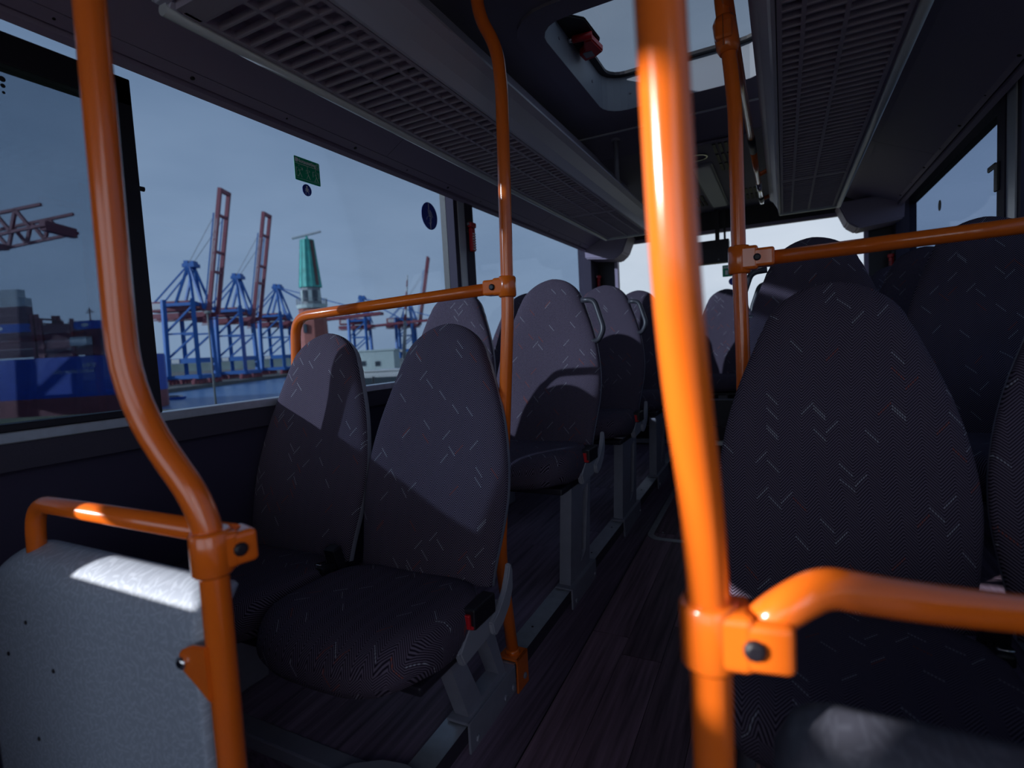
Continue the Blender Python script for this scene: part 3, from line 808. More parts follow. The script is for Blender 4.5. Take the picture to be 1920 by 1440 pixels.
def mesh_of(fn):
    bm = bmesh.new(); fn(bm); return bm_done(bm)
def hinge_fn(bm):
    # crescent cover, local to the seat: y back, z up, in the plane x
    outer = [(.052, .030), (.058, .01), (.055, -.03), (.035, -.065), (.0, -.092), (-.035, -.105), (-.045, -.095), (-.05, -.07)]
    inner = [(-.02, -.055), (.0, -.04), (.02, -.02), (.035, .005), (.045, .028)]
    bm_prism(bm, outer + inner, 'x', -.004, .010, .003)
    bm_prism(bm, [(-.045, -.105), (-.15, -.115), (-.165, -.08), (-.12, -.04), (-.02, -.03), (.02, -.05)], 'x', -.022, -.003, .004)
HINGE = mesh_of(hinge_fn); HINGE.materials.append(GREYPLASTIC)
BUCK = mesh_of(lambda bm: bm_box(bm, (-.010, -.125, -.048), (.022, -.035, -.003), .004)); BUCK.materials.append(BLACK)
BTN = mesh_of(lambda bm: (bm_box(bm, (-.006, -.132, -.044), (.012, -.122, -.014), .002), bm_box(bm, (-.008, -.128, -.046), (.018, -.119, -.038), .002))); BTN.materials.append(RED)
def grab_fn(bm):
    bm_tube(bm, fillet([(.135, .145, .515), (.185, .145, .512), (.222, .135, .40), (.200, .125, .355), (.165, .12, .36)], .03), .0105, 14)
GRAB = mesh_of(grab_fn); GRAB.materials.append(mat('handle_grey', (.045, .045, .06), .4))
def belt_fn(bm):
    bm_box(bm, (.185, -.05, -.02), (.222, -.02, .055), .004, Matrix.Rotation(.25, 4, 'X'))
    bm_box(bm, (.19, -.095, -.012), (.216, -.045, .008), .004)
BELT = mesh_of(belt_fn); BELT.materials.append(BLACK)
def tongue_fn(bm):
    bm_tube(bm, fillet([(.196, -.065, .012), (.192, -.10, .018), (.214, -.10, .018), (.210, -.065, .012)], .006, 3), .0016, 6)
TONGUE = mesh_of(tongue_fn); TONGUE.materials.append(CHROME)
def strap_fn(bm):
    bm_tube(bm, fillet([(.215, .0, .06), (.222, -.02, .0), (.205, -.06, .012), (.12, -.10, .02)], .02), .006, 8)
STRAP = mesh_of(strap_fn); STRAP.materials.append(BLACK)

def seat(cx_, y0, zj, zbase, label, group, side=None, grab=False, leg=None, belt=False, hinge=False):
    """side: +1 aisle at +x, -1 aisle at -x"""
    s = thing('passenger_seat', (cx_, y0, zbase), label, 'seat', group)
    hj = zj - zbase
    def part(n, me, m=None, flip=False):
        o = link(n, me, m, s, local=True); o.location = (0, 0, hj)
        if flip: o.scale.x = -1
        return o
    part('backrest', BACK); part('back_shell', SHELL); part('cushion', CUSH)
    fl = (side == -1)
    sx = -1 if fl else 1
    b = box('seat_frame', (-.18, -.25, hj - .130), (.18, -.02, hj - .108), TRIMDARK, s, .006, local=True)
    if hinge:
        hg = part('hinge_cover', HINGE, None, fl); hg.location.x = sx * .222
        bk = part('belt_buckle', BUCK, None, fl); bk.location.x = sx * .212
        bt = link('release_button', BTN, None, bk, local=True)
    if grab: part('grab_handle', GRAB, None, fl)
    if belt:
        bl = part('seat_belt', BELT, None, False if belt == 1 else True)
        link('belt_tongue', TONGUE, None, bl, local=True)
    if leg:
        ly0, ly1, ty0, ty1, kind = leg   # absolute y of foot and top
        lx = (-.648 - cx_) if side == 1 else (mir(-.648) - cx_)
        def YZ(y, z): return (y - y0, z - zbase)
        zt = zj - .120; zb0 = zp(ly0); zb1 = zp(ly1)
        bm = bmesh.new()
        if kind == 'frame':
            out_ = [YZ(ly0, zb0 + .012), YZ(ly1, zb1 + .012), YZ(ty1, zt), YZ(ty0, zt + .015)]
            inn = [YZ(ly0 + .055, zb0 + .030), YZ(ly1 - .035, zb1 + .028), YZ(ty1 - .032, zt - .022), YZ(ty0 + .060, zt - .012)]
            bm_ring(bm, out_, inn, 'x', lx - .03, lx + .008)
        else:
            out_ = [YZ(ly0, zb0 + .010), YZ(ly1, zb1 + .010), YZ(ty1, zt + .02), YZ(ty0, zt + .02)]
            w_ = ly1 - ly0
            inn = [YZ(ly0 + w_ * .55, zb0 + .055), YZ(ly1 - w_ * .18, zb1 + .075), YZ(ty1 - w_ * .18, zt - .03), YZ(ty0 + w_ * .55, zt - .045)]
            bm_ring(bm, out_, inn, 'x', lx - .034, lx + .006)
        lg = link('leg', bm_done(bm), GREYMETAL, s, local=True)
        fx = lx + .010 * sx
        bm = bmesh.new()
        p_ = [YZ(ly0 - .02, zb0 - .055), YZ(ly1 + .03, zb1 - .050), YZ(ly1 + .03, zb1 + .016), YZ(ly0 - .02, zb0 + .016)]
        bm_prism(bm, p_, 'x', fx + sx * .004, fx + sx * .010, .001)
        q_ = [YZ(ly0 - .02, zb0 + .009), YZ(ly1 + .03, zb1 + .009), YZ(ly1 + .03, zb1 + .016), YZ(ly0 - .02, zb0 + .016)]
        bm_prism(bm, q_, 'x', fx - sx * .05, fx + sx * .008, .001)
        fp_ = link('foot_plate', bm_done(bm), GREYMETAL, s, local=True)
        for yy, zz in ((ly0 + .01, zb0 - .035), (ly1 + .012, zb1 - .032)) + (((ly1 - .03, zb1 - .033),) if kind == 'frame' else ()):
            o = link('bolt', bolt_of(BOLT_L, GREYMETAL), GREYMETAL, fp_, local=True); o.location = (fx + sx * .010, yy - y0, zz - zbase); o.rotation_euler = Vector((sx, 0, 0)).to_track_quat('Z', 'Y').to_euler()
    else:
        box('leg', (-.03, -.23, 0.0), (.03, -.13, hj - .12), GREYMETAL, s, .006, local=True)
    return s
T11 = math.tan(math.radians(11))
def junction_y(y46, zj, ref): return y46 + (zj - ref) * T11
GL, GR, GB = 'seats left of the aisle', 'seats right of the aisle', 'rear bench seats'
y1 = junction_y(1.055, -.548, -.46)
seat(-.817, y1, -.540, zp(1.0), 'dark herringbone aisle seat of the front left pair, beside the orange post', GL, 1, leg=(.955, 1.13, .885, 1.075, 'frame'), hinge=True)
seat(-1.262, y1, -.540, zp(1.0), 'dark herringbone window seat of the front left pair, half in sunlight', GL, None, belt=1)
y2 = junction_y(1.80, -.372, -.4)
seat(-.818, y2, -.354, zp(1.8), 'second left aisle seat with black grab handle and bent tube shadow', GL, 1, True, (1.60, 1.795, 1.655, 1.85, 'slot'), hinge=True)
seat(-1.262, y2, -.358, zp(1.8), 'second left window seat, its headrest just behind the front aisle headrest', GL, None)
y3 = junction_y(2.50, -.352, -.4)
seat(-.820, y3, -.324, zp(2.5), 'third left aisle seat, upper half sunlit, behind the bent-shadow seat', GL, 1, True, (2.245, 2.49, 2.30, 2.54, 'slot'), hinge=True)
seat(-1.262, y3, -.324, zp(2.5), 'third left window seat, a dark sliver behind the orange post', GL, None)
y4 = junction_y(3.20, -.33, -.4)
seat(-.820, y4, -.302, zp(3.2), 'fourth left aisle seat partly hidden by the near orange post', GL, 1, False, (2.95, 3.19, 3.0, 3.24, 'slot'), hinge=True)
seat(-1.262, y4, -.302, zp(3.2), 'fourth left window seat in the rear left corner', GL, None)
yr1 = junction_y(1.13, -.538, -.46)
seat(.088, yr1, -.514, zp(1.1), 'large front right aisle seat in shade, in front of the orange cross bar', GR, -1, leg=(1.0, 1.17, .96, 1.12, 'frame'), belt=1)
seat(.533, yr1, -.514, zp(1.1), 'front right window seat cut off by the right picture edge', GR, None)
yr2 = junction_y(1.87, -.352, -.4)
seat(.088, yr2, -.304, zp(1.9), 'second right aisle seat rising above the orange cross bar with grab handle', GR, -1, True, (1.66, 1.85, 1.71, 1.90, 'slot'))
seat(.532, yr2, -.306, zp(1.9), 'second right window seat below the orange cross bar at the right', GR, None)
yr3 = junction_y(2.60, -.335, -.4)
seat(.088, yr3, -.290, zp(2.6), 'third right aisle seat mostly hidden behind the second', GR, -1, True, (2.38, 2.58, 2.44, 2.63, 'slot'))
seat(.530, yr3, -.290, zp(2.6), 'third right window seat, a rounded headrest near the red hammer', GR, None)
yr4 = junction_y(3.30, -.33, -.4)
seat(.088, yr4, -.290, zp(3.3), 'fourth right aisle seat hidden deep behind the other right seats', GR, -1, False, (3.08, 3.28, 3.14, 3.33, 'slot'))
seat(.530, yr4, -.290, zp(3.3), 'fourth right window seat in the rear right corner', GR, None)
for cx_, nm in ((-1.265, 'leftmost rear bench seat in the left corner'), (-.82, 'rear bench seat left of the centre one'), (-.375, 'centre rear bench seat under the hanging display box'), (.07, 'rear bench seat right of the centre one'), (.515, 'rightmost rear bench seat in the right corner')):
    seat(cx_, 4.08, -.275, -.60, nm, GB, None)
bb = thing('bench_base', (CX, 3.9, -.60), 'black box base below the rear bench seats', 'bench base')
box('front_board', (-1.49, 3.715, -.598), (.735, 3.735, -.42), TRIMDARK, bb, .003)
box('top_trim', (-1.49, 3.712, -.425), (.735, 3.74, -.415), GREYMETAL, bb, .002)

# ------------------------------------------------------------------ hammers, stickers, display
def hammer(p, nrm_axis, up, label, s=1.0):
    """emergency hammer in a holder: local x out of the wall, y along, z up"""
    p = Vector(p); n = Vector(nrm_axis).normalized(); u = Vector(up).normalized(); a = u.cross(n)
    M = Matrix(((a.x, n.x, u.x, p.x), (a.y, n.y, u.y, p.y), (a.z, n.z, u.z, p.z), (0, 0, 0, 1)))
    h_ = thing('emergency_hammer', p, label, 'emergency hammer', 'red emergency hammers')
    def bx(nm, A, B, m, bv=.003):
        bm = bmesh.new(); bm_box(bm, [v * s for v in A], [v * s for v in B], bv * s, M); return link(nm, bm_done(bm), m, h_)
    bx('holder', (-.022, 0, .01), (.022, .012, .085), BLACK)
    bx('handle', (-.016, .010, -.085), (.016, .034, .035), RED, .006)
    bx('head', (-.028, .012, .035), (.026, .036, .062), RED, .006)
    bx('steel_tip', (-.040, .018, .042), (-.026, .030, .056), CHROME, .003)
    for k in range(7):
        bx('grip_rib', (-.013, .033, -.078 + k * .013), (.013, .0365, -.072 + k * .013), WHITE if s == 1.0 else BLACK, .001)
    return h_
hammer((XL + .052, 2.43, .585), (1, 0, 0), (0, 0, 1), 'red emergency hammer on the pillar between the left windows')
hammer((XL + .072, 4.50, .51), (1, -.4, 0), (0, 0, 1), 'small red emergency hammer on the rear left pillar', .9)
hammer((XR - .072, 4.46, .43), (-1, -.4, 0), (0, 0, 1), 'small red emergency hammer on the rear right pillar below the cross bar', .9)
hh = thing('hatch_hammer', (-.65, 2.05, 1.17), 'red emergency hammer on a black bracket inside the roof hatch', 'emergency hammer')
prism('bracket', [(-.735, 1.83), (-.66, 1.90), (-.620, 1.945), (-.612, 2.10), (-.640, 2.155), (-.70, 2.17), (-.735, 2.27)], 'z', 1.160, 1.170, BLACK, hh, .004)
tube('head', [(-.695, 2.02, 1.146), (-.622, 2.03, 1.146)], .0135, RED, hh)
tube('steel_tip', [(-.715, 2.017, 1.146), (-.694, 2.02, 1.146)], .010, CHROME, hh)
prism('handle', [(-.655, 2.035), (-.625, 2.035), (-.612, 2.14), (-.650, 2.165), (-.70, 2.175), (-.705, 2.12), (-.675, 2.09)], 'z', 1.132, 1.158, RED, hh, .005)
box('label_plate', (-.685, 2.105, 1.129), (-.650, 2.145, 1.1315), GREYPLASTIC, hh)

# "Notausstieg" sign and round stickers on the left window
MX = lambda x, y, z: Matrix(((0, 0, 1, x), (1, 0, 0, y), (0, 1, 0, z), (0, 0, 0, 1)))   # text on the left wall, read from inside
xs_ = XL + .0006
sg = thing('exit_sign', (xs_, 1.43, .62), 'green Notausstieg emergency exit sign stuck on the left window', 'sign')
prism('plate', rrect(1.372, 1.486, .619, .7005, .005), 'x', XL - .0005, XL + .0006, GREEN, sg)
text('lettering', 'Notausstieg', .0175, MX(xs_ + .0003, 1.427, .688), WHITE, sg, .0002, .0004)
boxes('divider', [((xs_, 1.375, .6765), (xs_ + .0004, 1.483, .6778)), ((xs_, 1.375, .6265), (xs_ + .0004, 1.483, .6272))], WHITE, sg)
bm = bmesh.new()
def stick(a, b, w=.0016): bm_beams(bm, [((xs_ + .0003, a[0], a[1]), (xs_ + .0003, b[0], b[1]))], w, .0005)
prism('running_mark', [(1.376, .682), (1.386, .682), (1.386, .6955), (1.376, .6955)], 'x', xs_, xs_ + .0003, WHITE, sg)
for k, cx_ in enumerate((1.392, 1.429, 1.466)):
    text('numeral', str(k + 1), .009, MX(xs_ + .0003, cx_, .671), WHITE, sg)
    # small figures
    stick((cx_ - .002, .659), (cx_ + .002, .647)); stick((cx_ + .002, .647), (cx_ - .006, .632)); stick((cx_ + .002, .647), (cx_ + .010, .632))
    stick((cx_, .655), (cx_ + .010, .660)); stick((cx_, .655), (cx_ - .009, .650))
for a, b in (((1.379, .662), (1.379, .633)), ((1.379, .633), (1.390, .633)), ((1.379, .662), (1.388, .662)), ((1.396, .654), (1.406, .665)), ((1.406, .665), (1.399, .665)), ((1.406, .665), (1.406, .657)),
             ((1.424, .664), (1.422, .658)), ((1.430, .666), (1.430, .659)), ((1.436, .664), (1.438, .658)), ((1.453, .664), (1.480, .664)), ((1.453, .664), (1.453, .645)), ((1.480, .664), (1.480, .645)), ((1.455, .631), (1.480, .631))):
    stick(a, b, .0014)
link('pictograms', bm_done(bm), WHITE, sg)
ring('empty_frame', rrect(1.4735, 1.4825, .6815, .6960, .001), rrect(1.4745, 1.4815, .6825, .6950, .0008), 'x', xs_, xs_ + .0003, WHITE, sg)
sb = thing('belt_sticker', (xs_, 1.420, .592), 'small round navy seat belt sticker below the green exit sign', 'sticker')
prism('plate', [(1.420 + .0205 * math.cos(t * math.pi / 16), .592 + .0205 * math.sin(t * math.pi / 16)) for t in range(32)], 'x', XL - .0005, xs_, NAVY, sb)
bm = bmesh.new()
bm_prism(bm, [(1.420 + .0035 * math.cos(t * math.pi / 6), .6035 + .0035 * math.sin(t * math.pi / 6)) for t in range(12)], 'x', xs_, xs_ + .0004)
for a, b, w in (((1.420, .599), (1.420, .587), .006), ((1.414, .598), (1.412, .586), .002), ((1.426, .598), (1.428, .586), .002), ((1.418, .586), (1.411, .580), .0025), ((1.422, .586), (1.429, .580), .0025), ((1.411, .580), (1.416, .576), .002), ((1.429, .580), (1.424, .576), .002)):
    bm_beams(bm, [((xs_ + .0003, a[0], a[1]), (xs_ + .0003, b[0], b[1]))], w, .0005)
link('pictogram', bm_done(bm), WHITE, sb)
ov = thing('round_sticker', (xs_, 2.165, .642), 'round navy sticker with a fine white line emblem near the left pillar', 'sticker')
prism('plate', [(2.165 + .064 * math.cos(t * math.pi / 20), .642 + .064 * math.sin(t * math.pi / 20)) for t in range(40)], 'x', XL - .0005, xs_, NAVY, ov)
bm = bmesh.new()
def ln(pts, w=.0016):
    for a, b in zip(pts[:-1], pts[1:]): bm_beams(bm, [((xs_ + .0003, 2.165 + a[0], .642 + a[1]), (xs_ + .0003, 2.165 + b[0], .642 + b[1]))], w, .0005)
ln([(-.004, .063), (-.004, .030)], .004); ln([(.004, -.063), (.004, -.03)], .004)
for k in range(5): ln([(-.012 + k * .005, .028), (-.006 + k * .005, .004), (-.002 + k * .004, -.004)], .0013)
ln([(.004, .03), (.014, .02), (.022, .004), (.026, -.004)]); ln([(-.026, -.020), (-.02, -.008), (-.008, .0), (.008, .0), (.016, -.012)]); ln([(-.014, -.036), (-.006, -.032), (0, -.038), (.002, -.045)])
for k in range(4): ln([(.0 + k * .004, -.008), (.002 + k * .003, -.034)], .001)
link('emblem', bm_done(bm), WHITE, ov)
rs = thing('rear_exit_sign', (-.40, 4.58, .48), 'tiny green exit sign on the rear window under the display box', 'sign')
prism('plate', rrect(-.425, -.330, .455, .545, .006), 'y', 4.5795, 4.5848, GREEN, rs)
boxes('print', [((-.415, 4.579, .52), (-.345, 4.5794, .535)), ((-.405, 4.579, .47), (-.385, 4.5794, .505)), ((-.375, 4.579, .47), (-.355, 4.5794, .505))], WHITE, rs)
tag(disc('round_sticker', (-.352, 4.5848, .415), (0, -1, 0), .030, .004, NAVY), 'tiny round blue sticker on the rear window below the green sign', 'sticker')
tag(disc('black_dot_sticker', (XR + .0005, 3.62, .62), (-1, 0, 0), .028, .002, BLACK), 'black oval dot stuck on the right rear window', 'sticker')
db = thing('display_box', (-.49, 4.46, .55), 'black display box hanging in front of the rear window', 'display')
box('housing', (-.625, 4.42, .552), (-.360, 4.51, .725), TRIMDARK, db, .006)
boxes('bracket', [((-.46, 4.46, .72), (-.43, 4.48, .96)), ((-.40, 4.47, .72), (-.385, 4.48, .96))], TRIMDARK, db)
box('white_label', (-.618, 4.4185, .562), (-.575, 4.4198, .585), WHITE, db)
box('hinge_knob', (-.44, 4.412, .57), (-.43, 4.42, .58), GREYMETAL, db, .002)
hs_ = thing('right_pillar_hook', (XR - .055, 2.56, .50), 'black coat hook on the right window pillar', 'hook')
box('plate', (XR - .062, 2.53, .46), (XR - .052, 2.57, .56), BLACK, hs_, .004)
box('arm', (XR - .062, 2.56, .545), (XR - .054, 2.64, .565), BLACK, hs_, .004)

# ------------------------------------------------------------------ the harbour outside
# harbour axes: lat = to the right across the water, dep = away, both horizontal, measured from the bus
def H(lat, dep, z): return Vector((cy * lat - sy * dep, sy * lat + cy * dep, z))
def horizon(px): return 702.4 - .0545 * px
def zpx(px, py, d): return -(py - horizon(px)) * d / FPX
def latpx(px, d): return (px - 960) * d / FPX
def hthing(name, lat, dep, z, label, cat, group=None, rot=0.0):
    return thing(name, H(lat, dep, z), label, cat, group, YAW + rot)

C_BLUE = mat('crane_blue', (0.018, 0.129, 0.423), .5)
C_RED = mat('crane_red', (0.242, 0.053, 0.076), .55)
C_GREY = mat('crane_grey', (0.242, 0.257, 0.272), .6)
HULL = mat('hull_blue', (0.018, 0.068, 0.408), .45, noise=(.3, .1))
HULLRED = mat('hull_red', (0.257, 0.068, 0.076), .6, noise=(.4, .15))
BROWN = mat('container_brown', (0.204, 0.068, 0.091), .6, noise=(.8, .15))
MAROON = mat('container_maroon', (0.151, 0.060, 0.091), .6, noise=(.8, .15))
BEIGE = mat('container_beige', (0.544, 0.576, 0.575), .6, noise=(.8, .06))
CBLUE = mat('container_blue', (0.015, 0.106, 0.499), .5, noise=(.8, .08))
CORANGE = mat('container_orange', (0.576, 0.136, 0.038), .6)
COPPER = mat('green_copper', (0.084, 0.454, 0.378), .6, noise=(.5, .25))
RUST = mat('rust_brown', (0.151, 0.076, 0.068), .7)
BRICK = mat('tower_brick', (0.348, 0.114, 0.091), .8, noise=(1.5, .15))
PALE = mat('pale_render', (0.499, 0.575, 0.544), .7)
OFFW = mat('off_white', (0.576, 0.576, 0.576), .6)
PANE = mat('dark_pane', (0.045, 0.060, 0.076), .15)
STONE = mat('quay_stone', (0.151, 0.144, 0.136), .9, noise=(.5, .3))
GRASS = mat('bank_grass', (0.151, 0.151, 0.084), .95, noise=(1.2, .35))
ASPH = mat('asphalt', (0.106, 0.106, 0.114), .9, noise=(2, .2))
LAND = mat('harbour_land', (0.212, 0.212, 0.197), .9, noise=(.1, .2))
SHORE = mat('far_shore_green', (0.151, 0.197, 0.197), .9, noise=(.02, .3))
CARW = mat('car_white', (0.576, 0.576, 0.576), .25, coat=.4)
def water_mat():
    m = mat('harbour_water', (0.12, 0.24, 0.44), .3); nt = m.node_tree; b = nt.nodes['Principled BSDF']
    tc = nt.nodes.new('ShaderNodeTexCoord'); n = nt.nodes.new('ShaderNodeTexNoise'); n.inputs['Scale'].default_value = .35; n.inputs['Detail'].default_value = 5
    nt.links.new(tc.outputs['Object'], n.inputs['Vector']); bp = nt.nodes.new('ShaderNodeBump'); bp.inputs['Strength'].default_value = .25; bp.inputs['Distance'].default_value = .4
    nt.links.new(n.outputs[0], bp.inputs['Height']); nt.links.new(bp.outputs[0], b.inputs['Normal']); return m
WATER = water_mat()

def hprism(name, poly, z0, z1, m):
    bm = bmesh.new(); pts = [H(a, b, 0) for a, b in poly]
    bm_prism(bm, [(p.x, p.y) for p in pts], 'z', z0, z1); return struct(link(name, bm_done(bm), m))
g = hprism('ground', [(-120, -80), (120, -80), (120, 23), (-120, 23)], -2.6, -1.9, GRASS); g['label'] = 'grassy dike top beside the bus'
a0, a1, b0, b1 = H(-120, 23, -1.92), H(120, 23, -1.92), H(120, 48, -14.5), H(-120, 48, -14.5)
sl_ = link('ground_bank', me_from([a0, a1, b0, b1, a0 + Vector((0, 0, -13)), a1 + Vector((0, 0, -13))], [(0, 1, 2, 3), (4, 5, 1, 0), (3, 2, 5, 4), (0, 3, 4), (1, 5, 2)]), GRASS); struct(sl_); sl_['label'] = 'bank sloping down to the harbour water'
wt = hprism('water', [(-700, 30), (500, 30), (500, 900), (-700, 900)], -16, -14, WATER); wt['label'] = 'blue grey harbour water'
qy = hprism('quay', [(-700, 150), (-173, 150), (-176, 500), (-120, 620), (-60, 900), (-700, 900)], -15, -12, STONE); qy['label'] = 'stone quay below the container cranes'
ld = hprism('harbour_ground', [(-36, 92), (400, 92), (400, 600), (-150, 600), (-180, 450), (-100, 250), (-62, 158), (-62, 146), (-54, 135)], -15, -6, LAND); ld['label'] = 'flat harbour ground right of the basin'
fs = hprism('far_shore', [(-900, 905), (700, 905), (700, 950), (-900, 950)], -15, 1.2, SHORE); fs['label'] = 'low far shore on the horizon'

def crane(lat, dep, zb, raise_deg, label, lattice=False, letters=False, s=1.0, boomL=73):
    c = hthing('container_crane', lat, dep, zb, label, 'crane', 'container cranes on the quay'); c.scale = (s, s, s)
    gu, gv, zt, zpo = 8.5, 8.0, 47.0, 14.0
    L = dict(local=True)
    for sx in (-1, 1):
        for sy_ in (-1, 1):
            bm = bmesh.new(); bm_beams(bm, [((sx * (gu + .6), sy_ * (gv + 1), 3), (sx * gu, sy_ * gv, zt + (3 if sy_ else 0)))], 2.4, 2.2); link('leg', bm_done(bm), C_BLUE, c, **L)
            bm = bmesh.new()
            for k in range(4): bm_box(bm, (sx * gu - 1.1, sy_ * gv - 7 + k * 3.6, .2), (sx * gu + 1.1, sy_ * gv - 4.2 + k * 3.6, 2.6), .3)
            bm_box(bm, (sx * gu - .7, sy_ * gv - 6, 2.0), (sx * gu + .7, sy_ * gv + 6, 3.4)); link('bogie', bm_done(bm), C_RED, c, **L)
    for sx in (-1, 1):
        beams('sill_beam', [((sx * (gu + .6), -gv - 4, 4.2), (sx * (gu + .6), gv + 4, 4.2))], 2.2, C_BLUE, c, **L)
        beams('portal_beam', [((sx * gu, -gv, zpo), (sx * gu, gv, zpo))], 2.4, C_BLUE, c, 2.8, **L)
        beams('top_beam', [((sx * gu, -gv, zt), (sx * gu, gv, zt))], 2.2, C_BLUE, c, **L)
    for sy_ in (-1, 1):
        y = sy_ * gv
        pb = beams('portal_beam', [((-gu, y, zpo), (gu, y, zpo))], 2.4, C_BLUE, c, 3.0, **L)
        box('base_beam', (-gu, y - 1.1, 3.4), (gu, y + 1.1, 5.6), C_BLUE, c, **L)
        box('name_plate', (-gu + 2.2, y - 1.5, zpo - 1.2), (-gu + 6.8, y - 1.2, zpo + 1.2), OFFW, c, **L)
        for seg in (((-gu, y, 30), (gu, y, 30.0)), ((-gu, y, zpo + 2), (gu, y, 29.5)), ((-gu, y, 31), (gu, y, 46)), ((-gu, y, zt), (gu, y, zt))):
            beams('brace', [seg], 1.0 if seg[0][2] != zt else 1.8, C_BLUE, c, **L)
    hx = gu + 7.0
    for sy_ in (-1, 1):
        beams('girder', [((-gu - 12, sy_ * 3.4, 41.0), (hx, sy_ * 3.4, 41.0))], 1.3, C_RED, c, 3.0, **L)
    beams('girder_tie', [((-gu - 11.5, -3.4, 41), (-gu - 11.5, 3.4, 41)), ((0, -3.4, 42), (0, 3.4, 42))], 1.2, C_RED, c, **L)
    beams('walkway', [((-gu - 12, -4.6, 38.6), (hx, -4.6, 38.6)), ((-gu - 12, 4.6, 38.6), (hx, 4.6, 38.6))], .8, C_RED, c, .6, **L)
    mh = box('machine_house', (-gu - 11, -4.5, 43.5), (gu - 4, 4.5, 49.5), C_RED, c, .4, **L)
    box('house_plate', (-gu - 9, -4.8, 45), (-gu - 2, -4.52, 48.5), OFFW, mh, **L)
    box('winch_house', (gu - 3, -3, 43.5), (gu + 1.5, 3, 48), C_RED, c, .4, **L)
    ap = (gu - 3.5, 70.5)
    for sy_ in (-1, 1):
        for fx, fz in ((-gu + 5, 48), (gu - 1.5, 48), (gu + 4.5, 44)):
            beams('a_frame_strut', [((fx, sy_ * 4.5, fz), (ap[0], sy_ * 2.6, ap[1]))], 1.3, C_BLUE, c, **L)
        beams('backstay', [((-gu - 10, sy_ * 4.0, 47), (ap[0], sy_ * 2.6, ap[1]))], .75, C_BLUE, c, **L)
    boxes('a_frame_head', [((ap[0] - 3.5, -3.4, 69), (ap[0] + 3.5, 3.4, 71.2)), ((ap[0] - 3.0, -2.4, 71.2), (ap[0] - .6, 2.4, 73.0)), ((ap[0] + .8, -2.4, 71.2), (ap[0] + 2.8, 2.4, 72.6))], C_BLUE, c, **L)
    r = math.radians(raise_deg); d = Vector((math.cos(r), 0, math.sin(r))); n = Vector((-math.sin(r), 0, math.cos(r))); b0 = Vector((hx, 0, 41.0))
    for sy_ in (-1, 1):
        o = Vector((0, sy_ * 4.9, 0))
        if lattice:
            seg = []
            for off in (0, 5.0): seg.append((b0 + o + n * off, b0 + o + n * off * (1 if off == 0 else 1) + d * boomL))
            k = 0
            while k * 5.0 < boomL - 4:
                p = b0 + o + d * (k * 5.0); seg += [(p, p + d * 2.5 + n * 5), (p + d * 2.5 + n * 5, p + d * 5.0)]; k += 1
            beams('boom_truss', seg, .7, C_RED, c, **L)
            beams('boom_stay', [(b0 + o + d * boomL * .42 + n * 5, Vector((ap[0], sy_ * 2.6, ap[1])))], .9, C_BLUE, c, **L)
        else:
            beams('boom_girder', [(b0 + o, b0 + o + d * boomL)], 1.6, C_RED, c, 2.1, **L)
            if raise_deg < 30:
                beams('boom_stay', [(b0 + o + d * boomL * .45 + n * 1.5, Vector((ap[0], sy_ * 2.6, ap[1]))), (b0 + o + d * boomL * .9 + n * 1.5, Vector((ap[0], sy_ * 2.6, ap[1])))], .7, C_BLUE, c, **L)
            else:
                beams('boom_stay', [(b0 + o + d * 2 + n * 2.4, b0 + o + d * (boomL * .80) + n * 2.4)], .55, C_BLUE, c, **L)
                beams('hoist_rope', [(b0 + o + d * (boomL * .78) + n * 2, Vector((ap[0], sy_ * 2.0, ap[1] + 1)))], .25, C_GREY, c, **L)
    for t in ((.34, .50, .79, .985) if not lattice else (.02, .3, .6, .98)):
        p = b0 + d * boomL * t; beams('boom_tie', [(p + Vector((0, -4.9, 0)), p + Vector((0, 4.9, 0)))], 1.6, C_RED, c, 2.4 if t > .9 else 1.4, **L)
    if letters:
        M = Matrix(((d.x, n.x, 0, 0), (0, 0, -1, 0), (d.z, n.z, 0, 0), (0, 0, 0, 1)))
        p = b0 + d * boomL * .55 + Vector((0, -4.9 - .85, 0)); M.translation = p
        me = text_me('CONTAINER TERMINAL BURCHARDKAI', 1.7, .02); me.transform(M); link('lettering', me, OFFW, c, **L)
    if raise_deg < 30 or True:
        box('cabin', (gu - 3, -2.2, 36.5), (gu + 1.5, 2.2, 39.4), C_RED, c, .3, **L)
        beams('cabin_hanger', [((gu - 1, 0, 39.4), (gu - 1, 0, 41))], 1.2, C_RED, c, **L)
    return c
crane(-191.5, 323, -12, 79.5, 'nearest blue container crane with raised red boom, leftmost of the full cranes', letters=True)
crane(-191.5, 378, -12, 79.5, 'second blue container crane with raised red boom, just left of the third one', letters=True)
crane(-191.5, 442, -12, 3, 'third blue container crane with lowered boom, directly left of the green tower')
crane(-155, 560, -12, 3, 'fourth blue container crane with lowered boom, right of the brick tower')
crane(-112, 585, -12, 79, 'far container crane with raised red boom behind the white office block')
crane(latpx(-196, 140) - 15.5, 140, -12, 8.5, 'red lattice crane boom reaching in from the left picture edge', lattice=True, boomL=49)

